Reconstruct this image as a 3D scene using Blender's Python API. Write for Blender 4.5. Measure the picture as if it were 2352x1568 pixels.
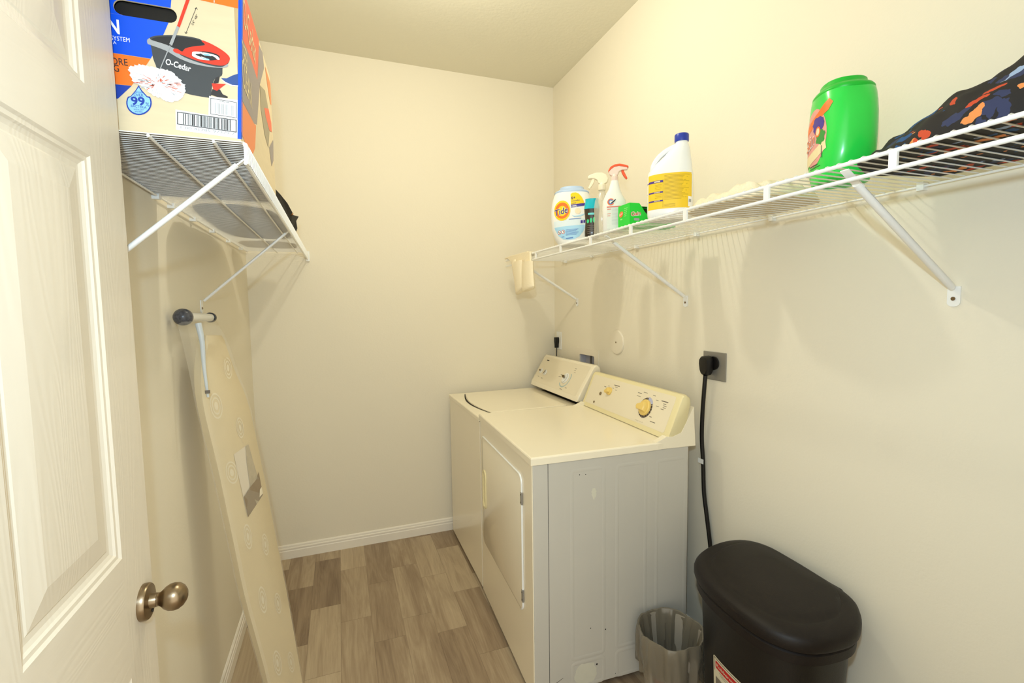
import bpy, bmesh, math, random
from mathutils import Vector, Matrix
from mathutils.bvhtree import BVHTree
R = math.radians
scene = bpy.context.scene
for o in list(bpy.data.objects): bpy.data.objects.remove(o)
COL = scene.collection

# ------------------------------------------------------------------ camera
F_PX, YAW, PITCH, ROLL, CAMH = 1079.2, 20.124, 4.311, -0.801, 1.5
y_, p_, r_ = R(YAW), R(PITCH), R(ROLL)
FW = Vector((math.sin(y_)*math.cos(p_), math.cos(y_)*math.cos(p_), -math.sin(p_)))
RT0 = Vector((math.cos(y_), -math.sin(y_), 0)); UP0 = RT0.cross(FW)
RT = RT0*math.cos(r_) + UP0*math.sin(r_); UP = -RT0*math.sin(r_) + UP0*math.cos(r_)
CAM = Vector((0, 0, CAMH))
cd = bpy.data.cameras.new('camera'); cam = bpy.data.objects.new('camera', cd); COL.objects.link(cam)
cd.sensor_width = 36; cd.lens = 36*F_PX/2352; cd.clip_start = 0.02
cam.matrix_world = Matrix(((RT.x, UP.x, -FW.x, 0), (RT.y, UP.y, -FW.y, 0), (RT.z, UP.z, -FW.z, CAMH), (0, 0, 0, 1)))
scene.camera = cam

# ------------------------------------------------------------------ world, lights, exposure
w = bpy.data.worlds.new('world'); scene.world = w; w.use_nodes = True
w.node_tree.nodes['Background'].inputs[0].default_value = (1.0, 0.945, 0.80, 1)
w.node_tree.nodes['Background'].inputs[1].default_value = 1.8
LAMP = (0.42, 1.75, 2.80)
def lamp(name, loc, power, col, rad):
    l = bpy.data.lights.new(name, 'POINT'); l.energy = power; l.color = col; l.shadow_soft_size = rad
    o = bpy.data.objects.new(name, l); o.location = loc; COL.objects.link(o); return o
lamp('ceiling_bulb', LAMP, 21.5, (0.98, 0.955, 0.80), 0.035)
lamp('camera_flash', (-0.05, -0.02, 1.72), 40, (0.57, 0.80, 1.0), 0.02)
vs = scene.view_settings
vs.view_transform = 'Standard'; vs.look = 'None'; vs.gamma = 1; vs.use_curve_mapping = False; vs.exposure = 0.0

# ------------------------------------------------------------------ helpers
def hit(px, py, ax, val):
    d = FW + RT*((px-1176)/F_PX) - UP*((py-784)/F_PX)
    return CAM + d*((val-CAM[ax])/d[ax])
def lin(c):
    c = c/255.0
    return c/12.92 if c <= 0.04045 else ((c+0.055)/1.055)**2.4
def rgb(r, g, b): return (lin(r), lin(g), lin(b), 1)
MATS = {}
def mat(name, col, rough=0.6, metal=0.0, bump=0.0, bscale=60.0, vary=0.0, vscale=8.0, alpha=None, trans=0.0, spec=0.5, coat=0.0, stretch=(1, 1, 1), ior=1.45):
    if name in MATS: return MATS[name]
    m = bpy.data.materials.new(name); m.use_nodes = True; nt = m.node_tree; b = nt.nodes['Principled BSDF']
    b.inputs['Base Color'].default_value = col; b.inputs['Roughness'].default_value = rough; b.inputs['Metallic'].default_value = metal
    b.inputs['Specular IOR Level'].default_value = spec; b.inputs['IOR'].default_value = ior
    if coat: b.inputs['Coat Weight'].default_value = coat; b.inputs['Coat Roughness'].default_value = 0.15
    if trans: b.inputs['Transmission Weight'].default_value = trans
    if alpha is not None: b.inputs['Alpha'].default_value = alpha
    tc = nt.nodes.new('ShaderNodeTexCoord'); mp = nt.nodes.new('ShaderNodeMapping'); mp.inputs['Scale'].default_value = stretch
    nt.links.new(tc.outputs['Object'], mp.inputs[0])
    if vary or not bump:
        n = nt.nodes.new('ShaderNodeTexNoise'); n.inputs['Scale'].default_value = vscale; n.inputs['Detail'].default_value = 4
        nt.links.new(mp.outputs[0], n.inputs['Vector'])
        mx = nt.nodes.new('ShaderNodeMix'); mx.data_type = 'RGBA'
        v = vary if vary else 0.015
        mx.inputs[6].default_value = tuple(c*(1-v) for c in col[:3]) + (1,); mx.inputs[7].default_value = tuple(min(1, c*(1+v)) for c in col[:3]) + (1,)
        nt.links.new(n.outputs[0], mx.inputs[0]); nt.links.new(mx.outputs[2], b.inputs['Base Color'])
    if bump:
        n2 = nt.nodes.new('ShaderNodeTexNoise'); n2.inputs['Scale'].default_value = bscale; n2.inputs['Detail'].default_value = 3
        bp = nt.nodes.new('ShaderNodeBump'); bp.inputs['Strength'].default_value = bump; bp.inputs['Distance'].default_value = 0.004
        nt.links.new(mp.outputs[0], n2.inputs['Vector']); nt.links.new(n2.outputs[0], bp.inputs['Height']); nt.links.new(bp.outputs[0], b.inputs['Normal'])
    MATS[name] = m; return m

def build(name, bm, m, parent=None, smooth=False, loc=None, rotz=0.0, bevel=0.0, seg=2):
    bmesh.ops.remove_doubles(bm, verts=bm.verts, dist=1e-6)
    bmesh.ops.recalc_face_normals(bm, faces=bm.faces)
    me = bpy.data.meshes.new(name); bm.to_mesh(me); bm.free()
    if smooth:
        for p in me.polygons: p.use_smooth = True
        try: me.set_sharp_from_angle(angle=R(40))
        except Exception: pass
    o = bpy.data.objects.new(name, me); COL.objects.link(o)
    for mm in (m if isinstance(m, list) else [m]): me.materials.append(mm)
    if bevel:
        md = o.modifiers.new('bevel', 'BEVEL'); md.width = bevel; md.segments = seg; md.limit_method = 'ANGLE'; md.angle_limit = R(35)
    if parent: o.parent = parent
    if loc: o.location = loc
    o.rotation_euler.z = rotz
    return o
def tag(o, label, cat, group=None, kind=None):
    if label: o['label'] = label
    if cat: o['category'] = cat
    if group: o['group'] = group
    if kind: o['kind'] = kind
    return o
def thing(name, label, cat, loc=(0, 0, 0), rotz=0.0, group=None):
    o = bpy.data.objects.new(name, None); COL.objects.link(o); o.empty_display_size = 0.05
    o.location = loc; o.rotation_euler = (0, 0, rotz); return tag(o, label, cat, group)
def struct(name, bm, m, label=None, **k):
    o = build(name, bm, m, **k); o['kind'] = 'structure'
    if label: o['label'] = label
    return o
def B(): return bmesh.new()
def box(bm, x0, x1, y0, y1, z0, z1, M=None):
    v = [Vector((x, y, z)) for x in (x0, x1) for y in (y0, y1) for z in (z0, z1)]
    if M: v = [M @ p for p in v]
    v = [bm.verts.new(p) for p in v]
    for f in ((0, 1, 3, 2), (4, 6, 7, 5), (0, 4, 5, 1), (2, 3, 7, 6), (0, 2, 6, 4), (1, 5, 7, 3)): bm.faces.new([v[i] for i in f])
    return bm
def bxo(name, dims, m, parent=None, bevel=0.0, **k): return build(name, box(B(), *dims), m, parent, bevel=bevel, **k)
def quad(bm, *pts):
    return bm.faces.new([bm.verts.new(p) for p in pts])
def loft(bm, rings, cap0=True, cap1=True, closed=True):
    vs_ = [[bm.verts.new(p) for p in r] for r in rings]
    n = len(rings[0])
    for a, b in zip(vs_[:-1], vs_[1:]):
        for i in range(n if closed else n-1):
            bm.faces.new((a[i], a[(i+1) % n], b[(i+1) % n], b[i]))
    if cap0: bm.faces.new(vs_[0][::-1])
    if cap1: bm.faces.new(vs_[-1])
    return bm
def ring(cx, cy, z, rx, ry, n=2.0, seg=40, rot=0.0):
    out = []
    for i in range(seg):
        t = 2*math.pi*i/seg; c, s = math.cos(t), math.sin(t)
        x = rx*math.copysign(abs(c)**(2/n), c); y = ry*math.copysign(abs(s)**(2/n), s)
        out.append(Vector((cx + x*math.cos(rot) - y*math.sin(rot), cy + x*math.sin(rot) + y*math.cos(rot), z)))
    return out
def lathe(bm, prof, axis='z', origin=(0, 0, 0), seg=32, cap=True):
    rings = []
    for r, h in prof:
        q = []
        for i in range(seg):
            t = 2*math.pi*i/seg; a, b = max(r, 1e-5)*math.cos(t), max(r, 1e-5)*math.sin(t)
            p = {'z': (a, b, h), 'x': (h, a, b), 'y': (a, h, b)}[axis]
            q.append(Vector(p) + Vector(origin))
        rings.append(q)
    return loft(bm, rings, cap, cap)
def tube(bm, pts, r, seg=10, caps=True, ry=None):
    pts = [Vector(p) for p in pts]; rings = []; up = None
    for i, p in enumerate(pts):
        d = (pts[min(i+1, len(pts)-1)] - pts[max(i-1, 0)]).normalized()
        if up is None:
            up = Vector((0, 0, 1)) if abs(d.z) < 0.9 else Vector((0, 1, 0))
        u = d.cross(up).normalized(); v = u.cross(d).normalized(); up = v
        rr = r[i] if isinstance(r, (list, tuple)) else r; r2 = ry if ry else rr
        rings.append([p + u*rr*math.cos(2*math.pi*k/seg) + v*r2*math.sin(2*math.pi*k/seg) for k in range(seg)])
    return loft(bm, rings, caps, caps)
def spline(pts, n=8, closed=False):
    pts = [Vector(p) for p in pts]; out = []; N = len(pts)
    rng = range(N if closed else N-1)
    for i in rng:
        if closed: p0, p1, p2, p3 = pts[(i-1) % N], pts[i], pts[(i+1) % N], pts[(i+2) % N]
        else: p0, p1, p2, p3 = pts[max(i-1, 0)], pts[i], pts[i+1], pts[min(i+2, N-1)]
        for k in range(n):
            t = k/n
            out.append(0.5*((2*p1) + (p2-p0)*t + (2*p0-5*p1+4*p2-p3)*t*t + (3*p1-p0-3*p2+p3)*t**3))
    if not closed: out.append(pts[-1])
    return out
def prism(bm, poly, d):
    """poly: list of Vectors (planar), extruded by vector d"""
    d = Vector(d); a = [bm.verts.new(p) for p in poly]; b = [bm.verts.new(Vector(p)+d) for p in poly]
    bm.faces.new(a[::-1]); bm.faces.new(b); n = len(a)
    for i in range(n): bm.faces.new((a[i], a[(i+1) % n], b[(i+1) % n], b[i]))
    return bm
# a flat print: 2D polygons (u, v) in a frame, laid on a surface
class Frame:
    def __init__(s, o, ux, uy, bvh=None, off=0.0006, inv=None):
        s.o, s.ux, s.uy = Vector(o), Vector(ux).normalized(), Vector(uy).normalized(); s.n = s.ux.cross(s.uy).normalized(); s.bvh = bvh; s.off = off
    def put(s, u, v, k=1.0):
        p = s.o + s.ux*u + s.uy*v
        if s.bvh:
            h = s.bvh.ray_cast(p + s.n*0.25, -s.n)
            if h[0] is not None: return h[0] + s.n*s.off*k
        return p + s.n*s.off*k
def decal(name, polys, fr, m, parent=None, k=1.0, maxlen=0.02, label=None):
    bm = B()
    for poly in polys:
        try: bm.faces.new([bm.verts.new((u, v, 0)) for u, v in poly])
        except ValueError: pass
    if fr.bvh:
        bmesh.ops.triangulate(bm, faces=bm.faces)
        for _ in range(5):
            es = [e for e in bm.edges if e.calc_length() > maxlen]
            if not es: break
            bmesh.ops.subdivide_edges(bm, edges=es, cuts=1); bmesh.ops.triangulate(bm, faces=bm.faces)
    for v in bm.verts: v.co = fr.put(v.co.x, v.co.y, k)
    me = bpy.data.meshes.new(name); bm.to_mesh(me); bm.free(); me.materials.append(m)
    o = bpy.data.objects.new(name, me); COL.objects.link(o)
    if parent: o.parent = parent
    if label: o['label'] = label
    return o
def text_polys(s, A, Bp, capv=None, shear=0.0, bold=0.0):
    """text from A to Bp (2D baseline), height scaled by capv (cap height) if given; returns polys in 2D"""
    cu = bpy.data.curves.new('t', 'FONT'); cu.body = s; cu.shear = shear; cu.offset = bold; cu.resolution_u = 3
    ob = bpy.data.objects.new('t', cu); COL.objects.link(ob)
    dg = bpy.context.evaluated_depsgraph_get(); ev = ob.evaluated_get(dg); me = ev.to_mesh()
    vsx = [v.co.copy() for v in me.vertices]; fs = [list(p.vertices) for p in me.polygons]
    ev.to_mesh_clear(); bpy.data.objects.remove(ob); bpy.data.curves.remove(cu)
    if not vsx: return []
    x0 = min(v.x for v in vsx); x1 = max(v.x for v in vsx)
    A, Bp = Vector(A), Vector(Bp); d = Bp-A; L = d.length; d.normalize(); n = Vector((-d.y, d.x))
    sx = L/(x1-x0); sy = sx if capv is None else capv/0.70
    P = [A + d*(v.x-x0)*sx + n*v.y*sy for v in vsx]
    return [[tuple(P[i]) for i in f] for f in fs]
def ell(cx, cy, rx, ry, n=28, a0=0, a1=360, rot=0):
    o = []
    c, s = math.cos(R(rot)), math.sin(R(rot)); full = abs(a1-a0) >= 360
    for i in range(n if full else n+1):
        t = R(a0 + (a1-a0)*i/n); x, y = rx*math.cos(t), ry*math.sin(t)
        o.append((cx + x*c - y*s, cy + x*s + y*c))
    return o
def arcband(cx, cy, r0, r1, a0, a1, n=24, sx=1.0, sy=1.0):
    o = []
    for i in range(n):
        t, t2 = R(a0 + (a1-a0)*i/n), R(a0 + (a1-a0)*(i+1)/n)
        o.append([(cx+r0*sx*math.cos(t), cy+r0*sy*math.sin(t)), (cx+r1*sx*math.cos(t), cy+r1*sy*math.sin(t)), (cx+r1*sx*math.cos(t2), cy+r1*sy*math.sin(t2)), (cx+r0*sx*math.cos(t2), cy+r0*sy*math.sin(t2))])
    return o
def rct(x0, x1, y0, y1): return [(x0, y0), (x1, y0), (x1, y1), (x0, y1)]
def bvh_of(o):
    me = o.data; bpy.context.view_layer.update()
    dg = bpy.context.evaluated_depsgraph_get(); ev = o.evaluated_get(dg); m2 = ev.to_mesh()
    b = BVHTree.FromPolygons([v.co.copy() for v in m2.vertices], [list(p.vertices) for p in m2.polygons]); ev.to_mesh_clear(); return b

# ------------------------------------------------------------------ room dimensions
XL, XR, YB, YF, ZC = -0.482, 1.440, 3.040, 0.215, 2.99
SR_Z, SR_X = 1.800, 1.030      # right shelf
SL_Z, SL_X = 1.832, -0.162     # left shelf

# ------------------------------------------------------------------ materials
M_wall = mat('wall_paint', rgb(238, 229, 209), 0.75, bump=0.10, bscale=110)
M_ceil = mat('ceiling_paint', rgb(230, 224, 204), 0.85, bump=0.25, bscale=60)
M_trim = mat('trim_paint', rgb(244, 236, 222), 0.4, vary=0.02)
M_wire = mat('white_vinyl_coating', rgb(244, 243, 240), 0.35, vary=0.02)
M_enam = mat('appliance_enamel', rgb(250, 239, 214), 0.22, coat=0.4, vary=0.012, vscale=3)
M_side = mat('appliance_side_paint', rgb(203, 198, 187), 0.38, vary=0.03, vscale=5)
M_ivory = mat('ivory_plastic', rgb(240, 226, 178), 0.3, vary=0.02)
M_face = mat('console_face', rgb(240, 228, 202), 0.4, vary=0.01)
M_black = mat('black_plastic', rgb(18, 16, 15), 0.42, bump=0.08, bscale=300)
M_dark = mat('dark_gap', rgb(40, 34, 28), 0.8)
M_steel = mat('brushed_steel', rgb(158, 155, 150), 0.45, metal=0.6, bump=0.1, bscale=80, stretch=(1, 1, 14))
M_nickel = mat('satin_nickel', rgb(150, 132, 108), 0.3, metal=1.0, vary=0.05)
M_print = mat('grey_print', rgb(120, 110, 96), 0.6)
M_white = mat('white_plastic', rgb(243, 243, 240), 0.3, vary=0.01)

def door_mat(name, stretch):
    m = bpy.data.materials.new(name); m.use_nodes = True; nt = m.node_tree; b = nt.nodes['Principled BSDF']
    b.inputs['Base Color'].default_value = rgb(228, 217, 198); b.inputs['Roughness'].default_value = 0.42
    tc = nt.nodes.new('ShaderNodeTexCoord'); mp = nt.nodes.new('ShaderNodeMapping'); mp.inputs['Scale'].default_value = stretch
    n = nt.nodes.new('ShaderNodeTexNoise'); n.inputs['Scale'].default_value = 3.5; n.inputs['Detail'].default_value = 1; n.inputs['Distortion'].default_value = 0.3
    wv = nt.nodes.new('ShaderNodeMath'); wv.operation = 'MULTIPLY'; wv.inputs[1].default_value = 95
    fr = nt.nodes.new('ShaderNodeMath'); fr.operation = 'SINE'
    n3 = nt.nodes.new('ShaderNodeTexNoise'); n3.inputs['Scale'].default_value = 60; ad = nt.nodes.new('ShaderNodeMath'); ad.operation = 'ADD'
    bp = nt.nodes.new('ShaderNodeBump'); bp.inputs['Strength'].default_value = 0.045; bp.inputs['Distance'].default_value = 0.002
    L = nt.links.new
    L(tc.outputs['Object'], mp.inputs[0]); L(mp.outputs[0], n.inputs['Vector']); L(mp.outputs[0], n3.inputs['Vector']); L(n.outputs[0], wv.inputs[0]); L(wv.outputs[0], fr.inputs[0])
    L(fr.outputs[0], ad.inputs[0]); L(n3.outputs[0], ad.inputs[1]); L(ad.outputs[0], bp.inputs['Height']); L(bp.outputs[0], b.inputs['Normal'])
    return m
M_doorv = door_mat('door_paint_vertical_grain', (4, 4, 0.45))
M_doorh = door_mat('door_paint_horizontal_grain', (4, 0.45, 4))

def floor_mat():
    m = bpy.data.materials.new('vinyl_plank_floor'); m.use_nodes = True; nt = m.node_tree; b = nt.nodes['Principled BSDF']; L = nt.links.new
    b.inputs['Roughness'].default_value = 0.42
    N = nt.nodes.new
    def math_(op, a, bb=None, c=None):
        q = N('ShaderNodeMath'); q.operation = op
        for i, x in enumerate((a, bb, c)):
            if x is None: continue
            if isinstance(x, (int, float)): q.inputs[i].default_value = x
            else: L(x, q.inputs[i])
        return q.outputs[0]
    tc = N('ShaderNodeTexCoord'); sp = N('ShaderNodeSeparateXYZ'); L(tc.outputs['Object'], sp.inputs[0])
    X, Y = sp.outputs[0], sp.outputs[1]
    u = math_('DIVIDE', math_('SUBTRACT', X, 0.51-0.14*10), 0.14)     # strip index, strip [.51,.65] is 10
    i = math_('FLOOR', u)
    cr = N('ShaderNodeValToRGB'); cr.color_ramp.interpolation = 'CONSTANT'
    offs = {10: .437, 9: .16, 8: .32, 7: .20, 6: .40, 5: .08, 4: .30, 3: .05, 11: .1, 12: .3, 13: .02, 14: .38, 15: .22, 2: .2}
    els = cr.color_ramp.elements
    keys = sorted(offs)
    els[0].position = 0; els[0].color = (offs[2],)*3 + (1,)
    els[1].position = (keys[1])/20.0; els[1].color = (offs[keys[1]],)*3 + (1,)
    for k in keys[2:]:
        e = els.new(k/20.0); e.color = (offs[k],)*3 + (1,)
    L(math_('DIVIDE', math_('ADD', i, 0.5), 20.0), cr.inputs[0])
    vv = math_('DIVIDE', math_('SUBTRACT', Y, cr.outputs[0]), 0.475)
    j = math_('FLOOR', vv)
    cb = N('ShaderNodeCombineXYZ'); L(i, cb.inputs[0]); L(j, cb.inputs[1])
    wn = N('ShaderNodeTexWhiteNoise'); wn.noise_dimensions = '2D'; L(cb.outputs[0], wn.inputs['Vector'])
    # offset coordinates per plank so the grain breaks at joints
    c2 = N('ShaderNodeCombineXYZ'); L(math_('ADD', math_('MULTIPLY', X, 9.0), math_('MULTIPLY', wn.outputs[0], 37)), c2.inputs[0]); L(math_('ADD', math_('MULTIPLY', Y, 1.1), math_('MULTIPLY', wn.outputs[0], 91)), c2.inputs[1])
    g1 = N('ShaderNodeTexNoise'); g1.inputs['Scale'].default_value = 1.6; g1.inputs['Detail'].default_value = 6; g1.inputs['Distortion'].default_value = 1.6; g1.inputs['Roughness'].default_value = 0.62; L(c2.outputs[0], g1.inputs['Vector'])
    c3 = N('ShaderNodeCombineXYZ'); L(math_('ADD', math_('MULTIPLY', X, 60.0), math_('MULTIPLY', wn.outputs[0], 17)), c3.inputs[0]); L(math_('MULTIPLY', Y, 2.5), c3.inputs[1])
    g2 = N('ShaderNodeTexNoise'); g2.inputs['Scale'].default_value = 2.2; g2.inputs['Detail'].default_value = 4; L(c3.outputs[0], g2.inputs['Vector'])
    # printed sub strips inside a plank
    c4 = N('ShaderNodeCombineXYZ'); L(math_('FLOOR', math_('MULTIPLY', u, 2.0)), c4.inputs[0]); L(j, c4.inputs[1])
    w2 = N('ShaderNodeTexWhiteNoise'); w2.noise_dimensions = '2D'; L(c4.outputs[0], w2.inputs['Vector'])
    t = math_('ADD', math_('MULTIPLY', wn.outputs[0], 0.34), math_('ADD', math_('MULTIPLY', g1.outputs[0], 0.55), math_('ADD', math_('MULTIPLY', g2.outputs[0], 0.25), math_('MULTIPLY', w2.outputs[0], 0.16))))
    rp = N('ShaderNodeValToRGB'); r = rp.color_ramp; r.elements[0].position = 0.38; r.elements[0].color = rgb(112, 90, 70); r.elements[1].position = 0.92; r.elements[1].color = rgb(196, 176, 146)
    e = r.elements.new(0.62); e.color = rgb(156, 134, 108)
    L(t, rp.inputs[0])
    # thin joints
    fu = math_('FRACT', u); fv = math_('FRACT', vv)
    ju = math_('LESS_THAN', fu, 0.012); jv = math_('LESS_THAN', fv, 0.0045); jj = math_('MAXIMUM', ju, jv)
    mx = N('ShaderNodeMix'); mx.data_type = 'RGBA'; mx.inputs[7].default_value = rgb(96, 78, 60)
    L(math_('MULTIPLY', jj, 0.5), mx.inputs[0]); L(rp.outputs[0], mx.inputs[6]); L(mx.outputs[2], b.inputs['Base Color'])
    bp = N('ShaderNodeBump'); bp.inputs['Strength'].default_value = 0.12; bp.inputs['Distance'].default_value = 0.002; L(g2.outputs[0], bp.inputs['Height']); L(bp.outputs[0], b.inputs['Normal'])
    return m

# ------------------------------------------------------------------ room shell
bm = B(); box(bm, XL-0.1, XR+0.1, YF-1.4, YB+0.1, -0.1, 0.0); struct('floor', bm, floor_mat())
bm = B(); box(bm, XL-0.1, XR+0.1, YF-0.12, YB+0.1, ZC, ZC+0.1); struct('ceiling', bm, M_ceil)
bm = B(); box(bm, XL-0.1, XL, YF-0.12, YB, 0.0, ZC); struct('wall_left', bm, M_wall)
bm = B(); box(bm, XL-0.1, XR+0.1, YB, YB+0.1, 0.0, ZC); struct('wall_back', bm, M_wall)
# right wall with the hole of the washer box
HY0, HY1, HZ0, HZ1 = 2.475, 2.665, 1.05, 1.192
bm = B()
for a in ((YF-0.12, HY0, 0, ZC), (HY1, YB, 0, ZC), (HY0, HY1, 0, HZ0), (HY0, HY1, HZ1, ZC)):
    box(bm, XR, XR+0.1, a[0], a[1], a[2], a[3])
struct('wall_right', bm, M_wall)
# front wall with the doorway the photo is taken from
DX0, DX1, DZ = -0.405, 0.66, 2.40
bm = B(); box(bm, XL, DX0, YF-0.12, YF, 0, ZC); box(bm, DX1, XR, YF-0.12, YF, 0, ZC); box(bm, DX0, DX1, YF-0.12, YF, DZ, ZC); struct('wall_front', bm, M_wall)

def baseboard(name, p0, p1, nrm):
    p0, p1, n = Vector(p0), Vector(p1), Vector(nrm)
    prof = [(0, 0), (.013, 0), (.013, .048), (.0105, .052), (.0105, .058), (.0125, .060), (.0115, .066), (.0085, .069), (.0085, .073), (.0075, .079), (.003, .084), (0, .084)]
    bm = B(); loft(bm, [[p + n*a + Vector((0, 0, b)) for a, b in prof] for p in (p0, p1)]); return struct(name, bm, M_trim)
baseboard('baseboard_back', (XL, YB, 0), (XR, YB, 0), (0, -1, 0))
baseboard('baseboard_left', (XL, YF, 0), (XL, YB-0.013, 0), (1, 0, 0))
baseboard('baseboard_right', (XR, YF, 0), (XR, YB-0.013, 0), (-1, 0, 0))

# ------------------------------------------------------------------ door (open, six moulded panels)
DK = 0.925; DF = -0.392*DK; DH0, DH1 = 0.243*DK, 1.157*DK; DT = 0.035
dz_ = lambda z: 1.5 + (z-1.5)*DK
DTOP = dz_(2.44)
ys = [DH0, DH0+.118, .642*DK, .740*DK, 1.030*DK, DH1]
zs = [0.012, 0.27, dz_(0.815), dz_(1.047), dz_(1.768), dz_(1.888), dz_(2.31), DTOP]
door = bpy.data.objects.new('door_1', None); COL.objects.link(door); door['kind'] = 'structure'; door['label'] = 'white six panel door standing open at the left of the room'
bmv, bmh = B(), B()
for i in (0, 2, 4): box(bmv, DF-DT, DF, ys[i], ys[i+1], zs[0], zs[7])
for k in (0, 2, 4, 6):
    for i in (1, 3): box(bmh, DF-DT, DF, ys[i], ys[i+1], zs[k], zs[k+1])
build('stile', bmv, M_doorv, door); build('rail', bmh, M_doorh, door)
for i in (1, 3):
    for k in (1, 3, 5):
        bm = B(); rings = []
        for inset, dep in ((0, 0), (.004, .0035), (.010, .004), (.013, .007), (.019, .0095), (.027, .010), (.030, .0085), (.066, .0030)):
            a, b_, c, d = ys[i]+inset, ys[i+1]-inset, zs[k]+inset, zs[k+1]-inset
            rings.append([Vector((DF-dep, a, c)), Vector((DF-dep, b_, c)), Vector((DF-dep, b_, d)), Vector((DF-dep, a, d))])
        loft(bm, rings, False, True)
        box(bm, DF-DT, DF-DT+.02, ys[i], ys[i+1], zs[k], zs[k+1])
        build('panel', bm, M_doorv, door)
KY, KZ = 1.104*DK, dz_(0.918)
kb = B(); lathe(kb, [(.0325, 0), (.0325, .008), (.0305, .011), (.0135, .0125), (.0125, .021), (.012, .0225)], 'x', (DF, KY, KZ), 40); rose = build('knob_rose', kb, M_nickel, door, smooth=True); rose['label'] = 'satin nickel rose plate'
kb = B(); lathe(kb, [(.012, .023), (.012, .0265), (.0145, .030), (.0195, .035), (.0235, .042), (.0245, .049), (.0232, .057), (.018, .0645), (.010, .0695), (.001, .071)], 'x', (DF, KY, KZ), 40); kn = build('door_knob', kb, M_nickel, door, smooth=True); kn['label'] = 'satin nickel egg shaped knob'
kb = B(); lathe(kb, [(.0035, .0125), (.0035, .0135), (.001, .0137)], 'x', (DF, KY+.004, KZ-.021), 12); build('rose_pin', kb, M_dark, rose)

# ------------------------------------------------------------------ ceiling fixture (just above the frame)
fx = thing('ceiling_light', 'round satin metal ceiling light at the middle of the ceiling', 'light', (LAMP[0], LAMP[1], ZC))
bm = B(); lathe(bm, [(.11, 0), (.11, -.02), (.10, -.028)], 'z'); build('base', bm, M_nickel, fx, smooth=True)
bm = B(); lathe(bm, [(.022, -.028), (.022, -.075), (.018, -.08)], 'z'); build('bulb_socket', bm, M_white, fx, smooth=True)

# ------------------------------------------------------------------ wire shelves
def wire_shelf(name, label, xw, xf, z, y0, y1, pitch, mids, strap_ys, lipwires):
    s = 1 if xf > xw else -1      # from wall to front
    t = thing(name, label, 'shelf', (xw, (y0+y1)/2, z)); o = Vector((xw, (y0+y1)/2, z))
    def sub(nm, bm, m=M_wire, par=t, **k):
        for v in bm.verts: v.co -= o
        return build(nm, bm, m, par, smooth=True, **k)
    zr = z - 0.0018*2 - 0.0032
    fr_ = .0034 if lipwires else .0046
    bm = B(); tube(bm, [(xf, y0, zr-fr_+.0034), (xf, y1, zr-fr_+.0034)], fr_, 12); sub('front_rod', bm)
    bm = B(); tube(bm, [(xf, y0, zr-.036), (xf, y1, zr-.036)], fr_, 12); sub('front_rod', bm)
    bm = B(); tube(bm, [(xw+s*.012, y0, zr), (xw+s*.012, y1, zr)], .0030, 8); sub('wall_rod', bm)
    for mx_ in mids:
        bm = B(); tube(bm, [(mx_, y0, zr), (mx_, y1, zr)], .0030, 8); sub('support_rod', bm)
    bm = B(); n = int((y1-y0)/pitch); 
    for i in range(n+1):
        y = y0+.004 + i*(y1-y0-.008)/n; a = z-.0018
        pts = [(xw+s*.009, y, a), (xf-s*.002, y, a), (xf+s*.0035, y, a-.003)]
        if lipwires: pts += [(xf+s*.0050, y, a-.010), (xf+s*.0050, y, zr-.036)]
        tube(bm, pts, .0011 if lipwires else .0017, 6)
    sub('wire_deck', bm)
    for y in strap_ys:
        bm = B(); box(bm, xf-.0015 if s > 0 else xf-.005, xf+.005 if s > 0 else xf+.0015, y-.0075, y+.0075, zr-.038, zr+.001); sub('lip_strap', bm)
    return t, sub, zr, s
def brace(sub, t, xw, xf, zr, s, y, wz, k=1.0):
    """diagonal support from the lip to the wall"""
    A = Vector((xf - s*.010, y, zr-.020)); W = Vector((xw + s*.010, y, wz+.025)); d = (W-A).normalized()
    bm = B(); tube(bm, [A + d*.035*k*k, A + d*.05*k*k, W - d*.015, W], [.0085*k, .0092*k, .0092*k, .006*k], 12, ry=.0075*k)
    b1 = sub('brace', bm)
    o = Vector((xw, 0, 0))
    bm = B(); n = Vector((-d.z, 0, d.x))
    P = [A - d*.012 + Vector((0, -.009*k, 0)), A - d*.012 + Vector((0, .009*k, 0)), A + d*.05*k + Vector((0, .0095*k, 0)), A + d*.05*k + Vector((0, -.0095*k, 0))]
    prism(bm, P, n*.003); sub('brace_hook', bm)
    bm = B(); q = []
    for k in range(9): a = math.pi + math.pi*k/8; q.append(Vector((xw+s*.0003, y+.0135*math.cos(a), wz-.012+.010*math.sin(a))))
    q += [Vector((xw+s*.0003, y+.0135, wz+.028)), Vector((xw+s*.0003, y-.0135, wz+.028))]
    prism(bm, q, (s*.003, 0, 0)); f = sub('brace_foot', bm)
    bm = B(); lathe(bm, [(.0048, 0), (.0045, .002), (.002, .003)], 'x', (xw+s*.003 if s > 0 else xw-.003-.003, y, wz-.002), 12); sub('screw', bm, M_nickel)
st_y = [.33+.2945*k for k in range(9)]
st_y = [.331, .6255, .916, 1.214, 1.508, 1.806, 2.10, 2.408]
tR, subR, zrR, sR = wire_shelf('wire_shelf', 'long white wire shelf on the right wall holding detergent bottles', XR, SR_X, SR_Z, .25, 2.90, .0254, (), st_y, False)
for y, wz in ((.723, 1.505), (1.690, 1.507), (2.70, 1.515)): brace(subR, tR, XR, SR_X, zrR, sR, y, wz)
tL, subL, zrL, sL = wire_shelf('wire_shelf', 'short white wire shelf on the left wall under the mop box', XL, SL_X, SL_Z, 1.075, YB-.012, .0127, (-.215, -.320), (1.08,), True)
for y, wz in ((1.115, 1.51), (2.05, 1.51)): brace(subL, tL, XL, SL_X, zrL, sL, y, wz, .68)
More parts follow.
